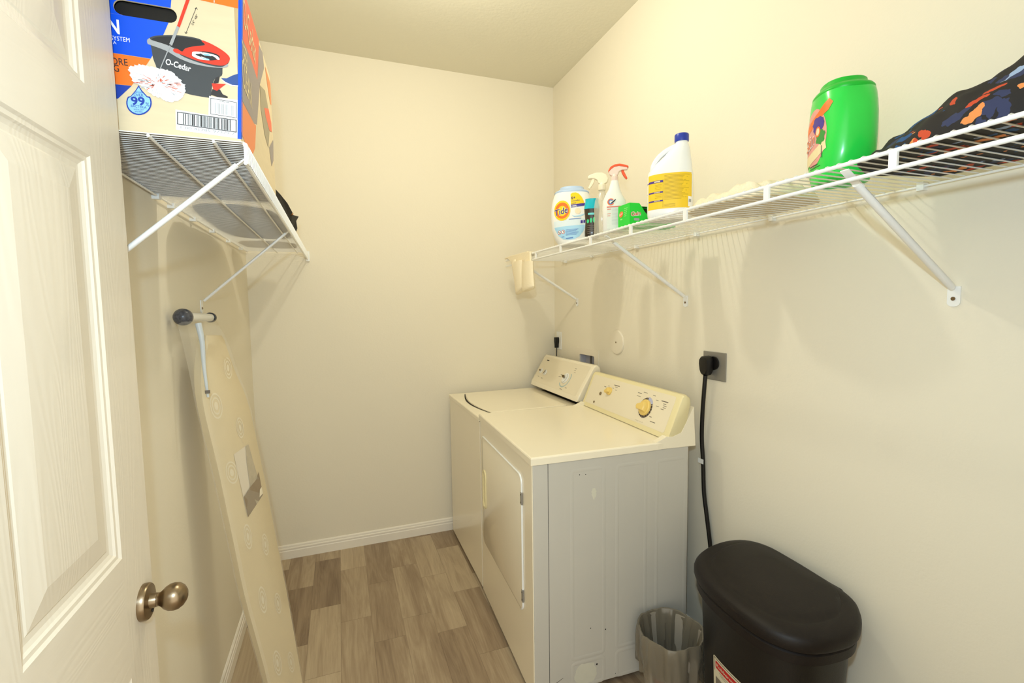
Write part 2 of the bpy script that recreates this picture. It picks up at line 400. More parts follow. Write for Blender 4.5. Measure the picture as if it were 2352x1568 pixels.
bm = B(); box(bm, SL_X-.008, SL_X+.012, YB-.014, YB, zrL-.045, zrL+.012); subL('wall_clip', bm, M_white)
for y in (1.25, 1.62, 1.75, 1.98, 2.25, 2.55, 2.85):
    bm = B(); box(bm, XL, XL+.018, y-.008, y+.008, zrL-.010, zrL+.012); subL('wall_clip', bm, M_white)
for y in (.36, .8, 1.25, 1.62, 2.05, 2.5, 2.85):
    bm = B(); box(bm, XR-.018, XR, y-.008, y+.008, zrR-.010, zrR+.012); subR('wall_clip', bm, M_white)

# ------------------------------------------------------------------ dryer
DW, DD = 0.752, 0.680
dry = thing('clothes_dryer', 'almond clothes dryer nearer the camera, with yellow knobs and a plain white side', 'dryer', (0.630, 1.528, 0), R(-1.9))
DZT, DZB = .956, .927
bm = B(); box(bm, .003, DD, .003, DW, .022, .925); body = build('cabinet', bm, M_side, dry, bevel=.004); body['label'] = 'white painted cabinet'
bm = B(); box(bm, -.001, .0035, .002, DW-.004, .022, .925); front = build('front_panel', bm, M_enam, dry, bevel=.002)
bm = B(); box(bm, .062, .0635, .0022, .004, .022, .925); build('side_seam', bm, M_dark, body)
for x, y in ((.05, .05), (.05, DW-.06), (DD-.05, .05), (DD-.05, DW-.06)):
    bm = B(); lathe(bm, [(.02, 0), (.02, .008), (.012, .01), (.012, .024)], 'z', (x, y, 0), 16); build('foot', bm, M_dark, dry)
# embossed ribs of the side panel
def emb(x0, x1, z0, z1, par):
    bm = B(); w2 = .008
    path = [Vector((x0, 0, z0)), Vector((x1, 0, z0)), Vector((x1, 0, z1)), Vector((x0, 0, z1))]
    pts = []
    for k, (cx, cz, a0) in enumerate(((x0+.012, z0+.012, 180), (x1-.012, z0+.012, 270), (x1-.012, z1-.012, 0), (x0+.012, z1-.012, 90))):
        for j in range(5): a = R(a0 + 90*j/4); pts.append(Vector((cx+.012*math.cos(a), .0028, cz+.012*math.sin(a))))
    n = len(pts); c = sum(pts, Vector())/n
    rin, rmid, rout = [], [], []
    for i, p in enumerate(pts):
        t = (pts[(i+1) % n]-pts[i-1]).normalized(); nn = Vector((t.z, 0, -t.x)); 
        rout.append(p + nn*w2); rin.append(p - nn*w2); rmid.append(p + Vector((0, -.0014, 0)))
    loft(bm, [rout, rmid, rin], False, False); build('side_rib', bm, M_side, par, smooth=True)
emb(.158, .292, .145, .885, body); emb(.350, .478, .150, .883, body); emb(.530, .665, .155, .880, body)
emb(.350, .478, .030, .130, body); emb(.158, .292, .030, .125, body)
# stains and marks on the side
m_st = mat('yellow_stain', rgb(216, 212, 194), 0.5, vary=0.06, vscale=30)
frS = Frame((0, .0029, 0), (1, 0, 0), (0, 0, 1), None, .0006)
random.seed(4)
def blob(cx, cy, rx, ry, j=.25, n=22): return [(cx+rx*math.cos(2*math.pi*i/n)*(1+random.uniform(-j, j)), cy+ry*math.sin(2*math.pi*i/n)*(1+random.uniform(-j, j))) for i in range(n)]
for q in (blob(.215, .075, .048, .045, .12), blob(.25, .79, .010, .022)): decal('stain', [q], frS, m_st, body, label='yellowed scuff on the side')
for q in ([blob(.262, .101, .004, .004), blob(.09, .06, .001, .001), [(.075, .062), (.118, .082), (.119, .084), (.076, .065)], blob(.30, .235, .003, .003), blob(.235, .255, .002, .002), blob(.19, .868, .002, .002), blob(.215, .866, .002, .002), blob(.345, .04, .002, .002)]): decal('scratch', [q], frS, M_dark, body)
# top with rounded front edges
bm = B(); rings = []
for z, e in ((DZB, 0), (DZT-.006, 0), (DZT-.002, .002), (DZT, .006)):
    rings.append([Vector(p) for p in ((-.006+e, -.004+e, z), (.505, -.004+e, z), (.53, -.004+e, z), (.545, -.002+e, z), (.585, .002+e, z), (.585, DW-e, z), (-.006+e, DW-e, z))])
loft(bm, rings); top = build('top_panel', bm, M_enam, dry)
m_dust = mat('dust_smudge', rgb(248, 231, 196), 0.3, vary=0.04, vscale=60)
frT = Frame((0, 0, DZT), (1, 0, 0), (0, 1, 0), None, .0003)
# door
def rr(x0, x1, y0, y1, r, n=6):
    o = []
    for cx, cy, a0 in ((x1-r, y1-r, 0), (x0+r, y1-r, 90), (x0+r, y0+r, 180), (x1-r, y0+r, 270)):
        for j in range(n+1): a = R(a0+90*j/n); o.append((cx+r*math.cos(a), cy+r*math.sin(a)))
    return o
def slab(poly, x0, x1, e=.003):
    bm = B(); c = (sum(p[0] for p in poly)/len(poly), sum(p[1] for p in poly)/len(poly))
    def rg(x, s): return [Vector((x, c[0]+(p[0]-c[0])*s, c[1]+(p[1]-c[1])*s)) for p in poly]
    loft(bm, [rg(x1, 1), rg(x0+e, 1), rg(x0+e*.3, 1-e*.6), rg(x0, 1-e*2)]); return bm
dr = build('door', slab(rr(.105, .710, .305, .855, .035), -.0045, -.001, .0015), M_enam, dry, smooth=True)
bm = B(); 
edge = rr(.103, .712, .303, .857, .036); e2 = rr(.109, .706, .309, .851, .034)
edge, e2 = edge[5:19], e2[5:19]
loft(bm, [[Vector((-.0015, a, b)) for a, b in edge], [Vector((-.0060, a+.001, b-.001)) for a, b in edge], [Vector((-.0075, (a+c)/2, (b+d)/2)) for (a, b), (c, d) in zip(edge, e2)], [Vector((-.0050, a, b)) for a, b in e2]], False, False, False)
build('door_trim', bm, M_white, dr, smooth=True)
hp = rr(.636, .688, .495, .690, .022)
hb = B(); loft(hb, [[Vector((-.004, a, b)) for a, b in hp], [Vector((-.0100, a, b)) for a, b in hp], [Vector((-.0100, .662+(a-.662)*.55, .5925+(b-.5925)*.90)) for a, b in hp], [Vector((-.0047, .662+(a-.662)*.55, .5925+(b-.5925)*.90)) for a, b in hp]], False, True)
build('handle', hb, M_ivory, dr, smooth=True)
for z in (.375, .765):
    bm = B(); box(bm, -.0085, -.002, .098, .112, z-.024, z+.024); h_ = build('hinge', bm, M_steel, dr, bevel=.001)
    for dz in (-.015, .015): build('screw', lathe(B(), [(.003, -.0092), (.003, -.0084)], 'x', (0, .105, z+dz), 10), M_dark, h_)
# console: sloping body between end caps, on a bracket
def console(par, y0, y1, x0, z0, x1, z1, tb, face_m, band):
    """cross section: front bottom (x0,z0), top front (x1,z1), thickness tb back"""
    prof = [(x0-.002, z0+.006), (x0+.004, z0+band), (x1-.010, z1-.008), (x1-.002, z1), (x1+.012, z1+.001), (x1+.028, z1-.010), (x1+.032, z1-.03), (x1+.012, z0+.06), (x0+tb, z0-.002), (x0+tb-.012, z0-.005)]
    def sec(y, s, cx=(x0+x1)/2+.01, cz=(z0+z1)/2): return [Vector((cx+(a-cx)*s, y, cz+(b-cz)*s)) for a, b in prof]
    bm = B(); loft(bm, [sec(y0, .90), sec(y0+.002, .955), sec(y0+.008, .99), sec(y0+.018, 1.0), sec(y1-.018, 1.0), sec(y1-.008, .99), sec(y1-.002, .955), sec(y1, .90)])
    c = build('console', bm, M_ivory if face_m is M_face else M_enam, par, smooth=True)
    # face plate
    a, b = Vector((x0+.004, 0, z0+band)), Vector((x1-.010, 0, z1-.008)); u = (b-a).normalized(); n = Vector((-u.z, 0, u.x))
    fr = Frame(a + Vector((0, y1, 0)), (0, -1, 0), u, None, .0004); L = (b-a).length
    bm = B(); q = rr(.022, y1-y0-.034, .004, L-.004, .010)
    ps = [fr.o + fr.ux*uu + fr.uy*vv + fr.n*.0001 for uu, vv in q]; prism(bm, ps, fr.n*.0008)
    f = build('control_panel', bm, M_face, c)
    fr.off = .0014
    return c, f, fr, L
cD, fD, frD, LD = console(dry, .0, DW-.004, .576, .953, .655, 1.134, .045, M_face, .022)
bm = B()
q = [(.508, .927), (.510, .940), (.522, .956), (.545, .964), (.570, .975), (.600, .972), (.640, .985), (.700, 1.085), (.702, 1.03), (.710, .924)]
bm.free()
for y in (-.001, DW-.030): build('console_bracket', prism(B(), [Vector((a, y, b)) for a, b in q], (0, .028, 0)), M_enam, dry, bevel=.001)
def knob_on(par, fr, u, v, r, m, grip=True, rot=0, h=.016):
    """round knob with a raised grip, facing out of the panel"""
    Mx = Matrix((fr.ux, fr.uy, fr.n)).transposed().to_4x4(); Mx.translation = fr.o + fr.ux*u + fr.uy*v + fr.n*fr.off
    bm = B(); lathe(bm, [(r, 0), (r, h*.35), (r*.93, h*.5), (r*.9, h*.52)], 'z', (0, 0, 0), 28)
    if grip:
        g = [(-r*.98, -r*.30), (r*.55, -r*.62), (r*.80, 0), (r*.55, r*.62), (-r*.98, r*.30), (-r*1.12, 0)]
        c, s = math.cos(rot), math.sin(rot)
        loft(bm, [[Vector((a*c-b*s, a*s+b*c, h*.45)) for a, b in g], [Vector((a*c-b*s, a*s+b*c, h*1.0)) for a, b in g], [Vector(((a*c-b*s)*.8, (a*s+b*c)*.8, h*1.3)) for a, b in g]])
    bmesh.ops.transform(bm, matrix=Mx, verts=bm.verts)
    return build('knob', bm, m, par, smooth=True)
m_yk = mat('yellowed_knob', rgb(238, 205, 118), 0.3, vary=0.03)
m_halo = mat('dial_halo', rgb(224, 208, 186), 0.5)
cu, cv = .545, .078
decal('dial_scale', [ell(cu, cv, .083, .070, 40)], frD, m_halo, fD, .3)
decal('dial_scale', arcband(cu, cv, .036, .046, 150, 395, 30) , frD, mat('dial_dark', rgb(70, 58, 56), .5), fD, 1)
decal('dial_scale', arcband(cu, cv, .036, .050, 35, 88, 10), frD, mat('dial_blue', rgb(190, 192, 222), .5), fD, 1.3)
decal('dial_scale', arcband(cu, cv, .036, .046, 90, 150, 10), frD, MATS['dial_dark'], fD, 1)
decal('dial_scale', [[(cu+math.cos(R(a))*.035, cv+math.sin(R(a))*.035), (cu+math.cos(R(a+1.6))*.035, cv+math.sin(R(a+1.6))*.035), (cu+math.cos(R(a+1.6))*.048, cv+math.sin(R(a+1.6))*.048), (cu+math.cos(R(a))*.048, cv+math.sin(R(a))*.048)] for a in range(95, 390, 17)], frD, M_face, fD, 2)
knob_on(fD, frD, cu, cv, .036, m_yk, True, R(10), .022)
knob_on(fD, frD, .225, .098, .020, m_yk, True, R(30), .018)
knob_on(fD, frD, .150, .072, .009, mat('brown_button', rgb(130, 110, 78), .5), False, 0, .006)
knob_on(fD, frD, .118, .020, .006, MATS['brown_button'], False, 0, .005)
def dashes(items, fr, par, k=1.0, m=None):
    for u, v, wd, ht in items: decal('printed_text', [rct(u-wd/2, u+wd/2, v-ht/2, v+ht/2)], fr, m or M_print, par, k)
dashes([(.27, .135, .05, .004), (.27, .127, .022, .002), (.20, .122, .014, .002), (.245, .118, .014, .002), (.17, .113, .02, .003), (.275, .112, .012, .002), (.655, .128, .045, .004), (.66, .118, .02, .0025), (.665, .110, .022, .0025), (.665, .102, .02, .0025), (.655, .094, .02, .0025), (.47, .133, .03, .003), (.51, .142, .03, .002), (.575, .140, .02, .002), (.605, .124, .018, .002), (.62, .10, .02, .002), (.625, .03, .036, .003), (.60, .048, .016, .003), (.47, .118, .03, .002)], frD, fD, .8)
dashes([(.505+.006*i*1.8, .013-.0*i, .002, .004) for i in range(6)], frD, fD, .8)

# ------------------------------------------------------------------ washer
was = thing('washing_machine', 'almond top loading washing machine in the back corner, beyond the dryer', 'washer', (0.655, 2.298, 0), 0)
WW, WZ = .690, .934
bm = B(); box(bm, .002, .680, 0, WW, .020, WZ-.026); build('cabinet', bm, M_enam, was, bevel=.002)
bm = B(); box(bm, .004, .678, .002, WW-.002, WZ-.027, WZ-.021); build('top_seam', bm, M_dark, was)
bm = B(); rings = []
for z, e in ((WZ-.0225, 0), (WZ-.006, 0), (WZ-.002, .002), (WZ, .006)):
    rings.append([Vector(p) for p in ((-.003+e, e, z), (.60, e, z), (.60, WW-e, z), (-.003+e, WW-e, z))])
loft(bm, rings); wt = build('top_panel', bm, M_enam, was)
for x, y in ((.05, .05), (.05, WW-.05), (.6, .05), (.6, WW-.05)):
    bm = B(); lathe(bm, [(.018, 0), (.018, .006), (.01, .008), (.01, .021)], 'z', (x, y, 0), 14); build('foot', bm, M_dark, was)
bm = B()
lid = [(.53, .055), (.53, WW-.045)] + [(.085-.040*math.sin(math.pi*t/10)+.012*(1-t/10), WW-.045-(WW-.10)*t/10) for t in range(11)]
lidv = [Vector((a, b, WZ-.001)) for a, b in lid]
prism(bm, lidv, (0, 0, .007)); ld = build('lid', bm, M_enam, was, bevel=.003)
bm = B(); g = [(.078-.040*math.sin(math.pi*t/12)+.012*(1-t/12), WW-.05-(WW-.11)*t/12) for t in range(13)]
loft(bm, [[Vector((a-.007*math.sin(math.pi*i/12)-.0008, b, WZ+.0008)) for i, (a, b) in enumerate(g)], [Vector((a+.004, b, WZ+.0008)) for a, b in g]], False, False, False); build('lid_recess', bm, M_dark, was)
m_w = mat('washer_console', rgb(238, 229, 204), .3)
cW, fW, frW, LW = console(was, .004, WW-.004, .572, .955, .690, 1.160, .06, 'w', .030)
dW = frW
knob_on(fW, dW, .440, .085, .034, M_white, False, 0, .010)
decal('dial_scale', arcband(.44, .085, .030, .032, -100, 60, 20), dW, M_dark, fW, 9)
decal('dial_scale', arcband(.44, .085, .052, .060, -140, 40, 24), dW, mat('pale_blue_print', rgb(182, 200, 200), .5), fW, 1)
decal('dial_pointer', [[(.40, .097), (.432, .100), (.450, .086), (.425, .082), (.405, .088)]], dW, mat('pointer_brown', rgb(98, 80, 40), .5), fW, 10)
knob_on(fW, dW, .075, .085, .018, M_white, False, 0, .009); knob_on(fW, dW, .145, .083, .019, M_white, False, 0, .009)
for q in (ell(.070, .087, .013, .006, 16), ell(.147, .083, .005, .017, 16, rot=-12)): decal('dial_pointer', [q], dW, MATS['pointer_brown'], fW, 9)
dashes([(.075, .045, .022, .003), (.135, .040, .026, .003), (.37, .10, .022, .003), (.36, .085, .03, .003), (.50, .16, .02, .003), (.50, .148, .02, .002), (.51, .135, .02, .002), (.45, .014, .03, .003), (.50, .03, .02, .003)], dW, fW)
decal('nameplate', [rct(.075, .11, .166, .172)], dW, M_dark, fW)

# ------------------------------------------------------------------ wall fittings on the right wall
def on_wall(nm, label, cat, y, z): return thing(nm, label, cat, (XR, y, z))
M_crp = mat('cream_wall_plate', rgb(238, 228, 208), .5)
o = on_wall('dryer_outlet', 'square stainless steel outlet plate with the black dryer plug in it', 'outlet', 1.512, 1.243)
bm = B(); box(bm, -.005, 0, -.062, .062, -.058, .058); build('wall_plate', bm, M_steel, o, bevel=.002)
bm = B(); lathe(bm, [(.028, -.012), (.028, -.005)], 'x', (0, .0, .012), 24); build('socket', bm, M_black, o)
bm = B(); lathe(bm, [(.003, -.0065), (.003, -.005)], 'x', (0, -.004, .035), 10); build('screw', bm, M_nickel, o)
pl = thing('power_cord', 'thick black dryer power cord hanging from the steel outlet plate, white tag on it', 'cord', (XR-.02, 1.53, 1.25))
O_ = Vector((XR-.02, 1.53, 1.25))
def rel(bm, O): 
    for v in bm.verts: v.co -= O
    return bm
bm = B(); rings = []
for x, s in ((-.012, .9), (-.016, 1), (-.038, 1), (-.046, .86), (-.048, .6)):
    rings.append([Vector((XR+x, 1.530+.027*s*a, 1.252+b*s)) for a, b in ((-.8, -.03), (-.5, -.045), (0, -.05), (.5, -.045), (.8, -.03), (1, 0), (.95, .018), (.6, .030), (0, .033), (-.6, .030), (-.95, .018), (-1, 0))])
loft(bm, rings); build('plug', rel(bm, O_), M_black, pl, smooth=True)
cp = [hit(1620, 862, 0, XR-.035), hit(1617, 900, 0, XR-.035), hit(1613, 960, 0, XR-.030), hit(1612, 1010, 0, XR-.025), hit(1615, 1060, 0, XR-.022), hit(1617, 1130, 0, XR-.022), hit(1624, 1190, 0, XR-.022), hit(1631, 1250, 0, XR-.022), hit(1638, 1330, 0, XR-.025)]
end = cp[-1].copy(); cp += [end + Vector((0, .01, -.15)), end + Vector((0, .06, -.28))]
bm = B(); tube(bm, spline(cp, 6), .0085, 12); build('cord', rel(bm, O_), M_black, pl, smooth=True)
tp = hit(1612, 1058, 0, XR-.03)
bm = B(); box(bm, tp.x-.006, tp.x-.0045, tp.y-.014, tp.y+.016, tp.z-.010, tp.z+.010); build('tag', rel(bm, O_), M_white, pl)
o = on_wall('wall_outlet', 'small white outlet plate in the back corner with a black plug', 'outlet', 2.965, 1.255)
bm = B(); box(bm, -.004, 0, -.038, .038, -.062, .062); build('wall_plate', bm, M_wire, o, bevel=.002)
pl = thing('power_cord', 'thin black washer cord plugged in at the back corner', 'cord', (XR-.02, 2.972, 1.25)); O_ = Vector((XR-.02, 2.972, 1.25))
bm = B(); loft(bm, [[Vector((XR-.004+a*.03, 2.972+b*s, z)) for a, b in ((-1, -.011), (-1, .011), (0, .011), (0, -.011))] for z, s in ((1.278, .9), (1.270, 1.1), (1.25, 1.1), (1.225, .55), (1.205, .35))]); build('plug', rel(bm, O_), M_black, pl, bevel=.002)
bm = B(); tube(bm, spline([(XR-.018, 2.972, 1.21), (XR-.018, 2.974, 1.15), (XR-.016, 2.978, 1.0), (XR-.014, 2.98, .8)], 5), .0035, 8); build('cord', rel(bm, O_), M_black, pl, smooth=True)
o = on_wall('cover_plate', 'round white blank cover plate with a centre screw on the right wall', 'cover plate', 2.235, 1.292)
bm = B(); lathe(bm, [(.068, 0), (.068, -.004), (.064, -.008), (.05, -.009), (.0001, -.009)], 'x', (0, 0, 0), 40); build('disc', bm, M_crp, o, smooth=True)
bm = B(); lathe(bm, [(.005, -.009), (.005, -.0105), (.001, -.0108)], 'x', (0, 0, 0), 12); build('screw', bm, M_nickel, o)
o = on_wall('washer_outlet_box', 'recessed white washer valve box behind the washing machine console', 'valve box', (HY0+HY1)/2, (HZ0+HZ1)/2)
Oc = Vector((XR, (HY0+HY1)/2, (HZ0+HZ1)/2)); a0, a1, c0, c1 = HY0-Oc.y, HY1-Oc.y, HZ0-Oc.z, HZ1-Oc.z
def vv(x, q): return [Vector((x, a, b)) for a, b in q]
outer = rr(a0-.045, a1+.045, c0-.035, c1+.038, .006); inn = rr(a0+.002, a1-.002, c0+.002, c1-.002, .012)
bm = B(); loft(bm, [vv(0, outer), vv(-.005, outer), vv(-.006, inn), vv(.042, inn)], False, True); build('box_frame', bm, M_crp, o)
bm = B(); loft(bm, [vv(.001, rr(a0+.003, a1-.003, c0+.003, c1-.003, .011)), vv(.040, rr(a0+.003, a1-.003, c0+.003, c1-.003, .011))], False, True); build('box_liner', bm, mat('grey_liner', rgb(196, 192, 196), .6), o)
for yy in (-.02, .045):
    bm = B(); lathe(bm, [(.012, .012), (.012, .028), (.008, .032)], 'x', (0, yy, .0), 14); tube(bm, [(.022, yy, .0), (.022, yy, -.05)], .006, 8); build('valve', bm, mat('grey_valve', rgb(150, 146, 146), .5), o, smooth=True)
bm = B(); box(bm, .02, .03, -.004, .004, c0+.005, c1-.005); build('divider', bm, M_print, o)

# ------------------------------------------------------------------ black trash can
pts = [(1.105, 1.239), (1.199, 1.289), (1.296, 1.305), (1.375, 1.285), (1.415, 1.225), (1.418, 1.13), (1.410, 1.02), (1.397, .917), (1.365, .865), (1.301, .818), (1.232, .797), (1.123, .810), (1.062, .858), (1.035, .937), (1.036, 1.05), (1.056, 1.155)]
lp = spline([(a, b, 0) for a, b in pts], 4, True); cx = sum(p.x for p in lp)/len(lp); cy = sum(p.y for p in lp)/len(lp)
lp = [Vector((p.x-cx, p.y-cy, 0)) for p in lp]
can = thing('trash_can', 'tall black plastic trash can with a rounded lid against the right wall', 'trash can', (cx, cy, 0))
def rg(s, z, sy=None, dz=None, sh=(0, 0)): return [Vector((p.x*s+sh[0], p.y*(sy or s)+sh[1], z + (dz(p) if dz else 0))) for p in lp]
bm = B(); loft(bm, [rg(.76, 0), rg(.78, .01), rg(.84, .30), rg(.885, .52), rg(.90, .575), rg(.86, .575), rg(.82, .30)], True, False); cb_ = build('body', bm, M_black, can, smooth=True)
tilt = lambda p: 0.0
bm = B(); loft(bm, [rg(.915, .548), rg(.96, .552), rg(.965, .578), rg(.935, .584), rg(.94, .588), rg(.985, .590), rg(1.0, .598), rg(1.0, .614), rg(.985, .624), rg(.95, .631), rg(.86, .637), rg(.80, .639), rg(.785, .6385), rg(.76, .6440, None, None, (.01, .005)), rg(.70, .648, None, None, (.015, .01)), rg(.35, .652, None, None, (.02, .01))], True, True)
m_lid = mat('lid_plastic', rgb(24, 18, 16), .5, bump=.1, bscale=400, spec=.35)
build('lid', bm, m_lid, can, smooth=True)
bm = B(); box(bm, 1.385-cx, 1.418-cx, .945-cy, 1.10-cy, .585, .622); build('hinge', bm, M_black, can, bevel=.008)
# label sticker on the front of the can
bC = bvh_of(cb_)
g0 = hit(1637, 1498, 0, 1.075); 
fc = Vector((-1, .05, 0)).normalized(); ux = Vector((fc.y, -fc.x, 0)).normalized()
if ux.cross(Vector((0, 0, 1))).dot(fc) < 0: ux = -ux
frC = Frame(Vector((g0.x-cx-.2, g0.y-cy, 0)), ux, (0, 0, 1), bC, .0008)
zt = .545
def C2(px, py):
    """pixel on the can front -> label coordinates, via the body surface"""
    d = FW + RT*((px-1176)/F_PX) - UP*((py-784)/F_PX); h = bC.ray_cast(CAM-Vector((cx, cy, 0)), d.normalized())
    p = h[0] if h[0] is not None else Vector((0, 0, .4))
    q = p - frC.o; return (q.dot(frC.ux), q.z)
A0 = C2(1639, 1500); A1 = C2(1692, 1560); u0, z0 = A0; u1 = u0 + .135; 
m_lb = mat('label_cream', rgb(214, 204, 176), .5); m_red = mat('label_red', rgb(190, 30, 30), .5)
st = decal('sticker', [rr(u0, u1, z0-.20, z0, .008)], frC, m_lb, can, 1, label='cream and red paper label')
decal('sticker_border', [[(u0+.004, z0-.004), (u1-.006, z0-.004), (u1-.006, z0-.006), (u0+.004, z0-.006)], [(u0+.004, z0-.05), (u0+.006, z0-.05), (u0+.006, z0-.004), (u0+.004, z0-.004)], [(u1-.008, z0-.05), (u1-.006, z0-.05), (u1-.006, z0-.004), (u1-.008, z0-.004)]], frC, M_dark, st, 2)
decal('sticker_band', [rr(u0+.012, u1-.016, z0-.036, z0-.012, .004)], frC, m_red, st, 2)
decal('lettering', text_polys('Rubbermaid', (u0+.018, z0-.028), (u1-.022, z0-.028), .010, 0, .01), frC, m_lb, st, 3)
decal('sticker_art', [rct(u0+.012, u0+.045, z0-.11, z0-.065), rct(u0+.06, u1-.02, z0-.085, z0-.070)], frC, M_print, st, 2)
decal('printed_text', [rct(u0+.03, u0+.09, z0-.043, z0-.0415), rct(u0+.035, u0+.1, z0-.049, z0-.0475)], frC, M_print, st, 2)

# ------------------------------------------------------------------ small waste basket with a plastic liner
bx, by = 1.118, 1.372
wb = thing('waste_basket', 'small waste basket with a clear plastic liner between dryer and black can', 'waste basket', (bx, by, 0))
bm = B(); loft(bm, [ring(0, 0, z, r, r) for z, r in ((0, .085), (.01, .088), (.272, .112), (.280, .115), (.280, .110), (.02, .084))], True, True)
bs = build('bin', bm, mat('basket_plastic', rgb(168, 158, 142), .45), wb, smooth=True)
random.seed(9)
bm = B(); S = 96; prof = [(.070, .05, .010), (.086, .12, .022), (.094, .18, .024), (.101, .24, .016), (.107, .276, .006), (.112, .290, .004), (.117, .292, .004), (.1205, .282, .006), (.121, .25, .012), (.122, .21, .018), (.121, .17, .020), (.119, .13, .022)]
ph = [random.uniform(0, 6.28) for _ in range(8)]
rings = []
for k, (r, z, am) in enumerate(prof):
    q = []
    for i in range(S):
        t = 2*math.pi*i/S
        wv = math.sin(7*t+ph[0]+z*4) + .7*math.sin(13*t+ph[1]-z*9) + .5*math.sin(23*t+ph[2]+z*15)
        rr_ = min(r + am*wv*.45, .1275); zz = z + (0.022*math.sin(3*t+ph[3])+.016*math.sin(8*t+ph[4]) if k >= 9 else .004*math.sin(5*t+ph[5]))
        q.append(Vector((rr_*math.cos(t), rr_*math.sin(t), zz)))
    rings.append(q)
loft(bm, rings, True, False)
m_bag = mat('clear_bag', rgb(128, 119, 102), .25, alpha=.75, spec=.8, bump=.5, bscale=35, coat=.5)
build('bin_liner', bm, m_bag, wb, smooth=True)['label'] = 'crinkled clear plastic bag'
fd = Vector((-.75, -.66, 0)).normalized(); frB = Frame((0, 0, 0), (-fd.y, fd.x, 0), (0, 0, 1), bvh_of(bs), .0006)
if frB.n.dot(fd) < 0: frB = Frame((0, 0, 0), (fd.y, -fd.x, 0), (0, 0, 1), frB.bvh, .0006)
decal('sticker', [rr(-.055, .03, .045, .155, .006)], frB, mat('sticker_white', rgb(228, 222, 212), .5), wb, 1)
decal('sticker_band', [rr(-.045, .02, .130, .148, .006)], frB, m_red, wb, 2)

# ------------------------------------------------------------------ wrapped ironing board leaning on the left wall
SEC = [(474, 770, 508, 770, 1.76, 1.90), (462, 850, 536, 848, 1.725, 1.93), (468, 935, 570, 930, 1.715, 1.945), (501, 1076, 603, 1080, 1.74, 1.955), (538, 1252, 637, 1252, 1.765, 1.955), (564, 1376, 662, 1380, 1.78, 1.95), (615, 1568, 694, 1568, 1.80, 1.935)]
PR = [(hit(a, b, 1, e), hit(c, d, 1, f)) for a, b, c, d, e, f in SEC] + [(Vector((-.292, 1.80, .010)), Vector((-.188, 1.925, .010)))]
def plank(prs, th, grow=0.0, n=5):
    L_ = spline([p[0] for p in prs], n); R_ = spline([p[1] for p in prs], n); bm = B(); rings = []
    for i, (a, b) in enumerate(zip(L_, R_)):
        t = (L_[min(i+1, len(L_)-1)] - L_[max(i-1, 0)]).normalized(); w_ = b-a; nn = w_.cross(t).normalized()
        if nn.dot(Vector((1, -.6, 0))) < 0: nn = -nn
        u = w_.normalized(); a = a - u*grow; b = b + u*grow; w_ = b-a; h = th*(.5 if i == 0 else 1); k = grow*.6
        rings.append([a + u*.006 - nn*h, a, a + w_*.04 + nn*(h*.30+k), a + w_*.5 + nn*(h*.42+k), b - w_*.04 + nn*(h*.30+k), b, b - u*.006 - nn*h])
    loft(bm, rings); return bm
T0, B0_, B1_ = PR[0][0], PR[-1][0], PR[-1][1]
ib = thing('ironing_board', 'beige ironing board with white rosettes, wrapped in clear plastic, leaning on the left wall', 'ironing board', (-.33, 1.86, 0))
O_ = Vector((-.33, 1.86, 0))
m_cov = mat('beige_board_cover', rgb(226, 208, 170), .75, vary=.03, vscale=30)
bd = build('padded_board', rel(plank(PR, .024), O_), m_cov, ib, smooth=True)
m_film = mat('clear_film', rgb(240, 235, 220), .12, alpha=.14, spec=.9, bump=.35, bscale=14, coat=.8)
fl = build('plastic_wrap', rel(plank([(hit(428, 738, 1, 1.66), hit(488, 735, 1, 1.86)), (hit(440, 790, 1, 1.68), hit(518, 785, 1, 1.91)), (hit(453, 850, 1, 1.70), hit(540, 848, 1, 1.935))] + PR[2:-1] + [(PR[-1][0]-Vector((0, 0, .008)), PR[-1][1]-Vector((0, 0, .008)))], .026, .004), O_), m_film, ib, smooth=True); fl['label'] = 'clear plastic wrapping'
# T foot with black end caps
pA = hit(424, 728, 0, -.445); pB = hit(482, 729, 0, -.452)
bm = B(); tube(bm, [pA, pB], .0145, 16); build('foot_tube', rel(bm, O_), M_white, ib, smooth=True)
on_tag = hit(476, 899, 1, 1.672)
build('film_sticker', rel(box(B(), on_tag.x-.006, on_tag.x+.008, on_tag.y-.002, on_tag.y, on_tag.z-.006, on_tag.z+.004), O_), M_print, ib)
m_cap = mat('speckled_black_cap', rgb(74, 74, 80), .3, vary=.95, vscale=150)
dd = (pA-pB).normalized()
bm = B(); c0 = pA
tube(bm, [c0 - dd*.006, c0, c0 + dd*.008, c0 + dd*.022, c0 + dd*.034, c0 + dd*.040], [.018, .022, .0255, .0255, .018, .006], 24); cpn = build('end_cap', rel(bm, O_), m_cap, ib, smooth=True); cpn['label'] = 'speckled black round end cap'
bm = B(); tube(bm, [pB, pB - dd*.02, pB - dd*.030], [.0185, .0185, .010], 20); build('end_cap', rel(bm, O_), M_black, ib, smooth=True)
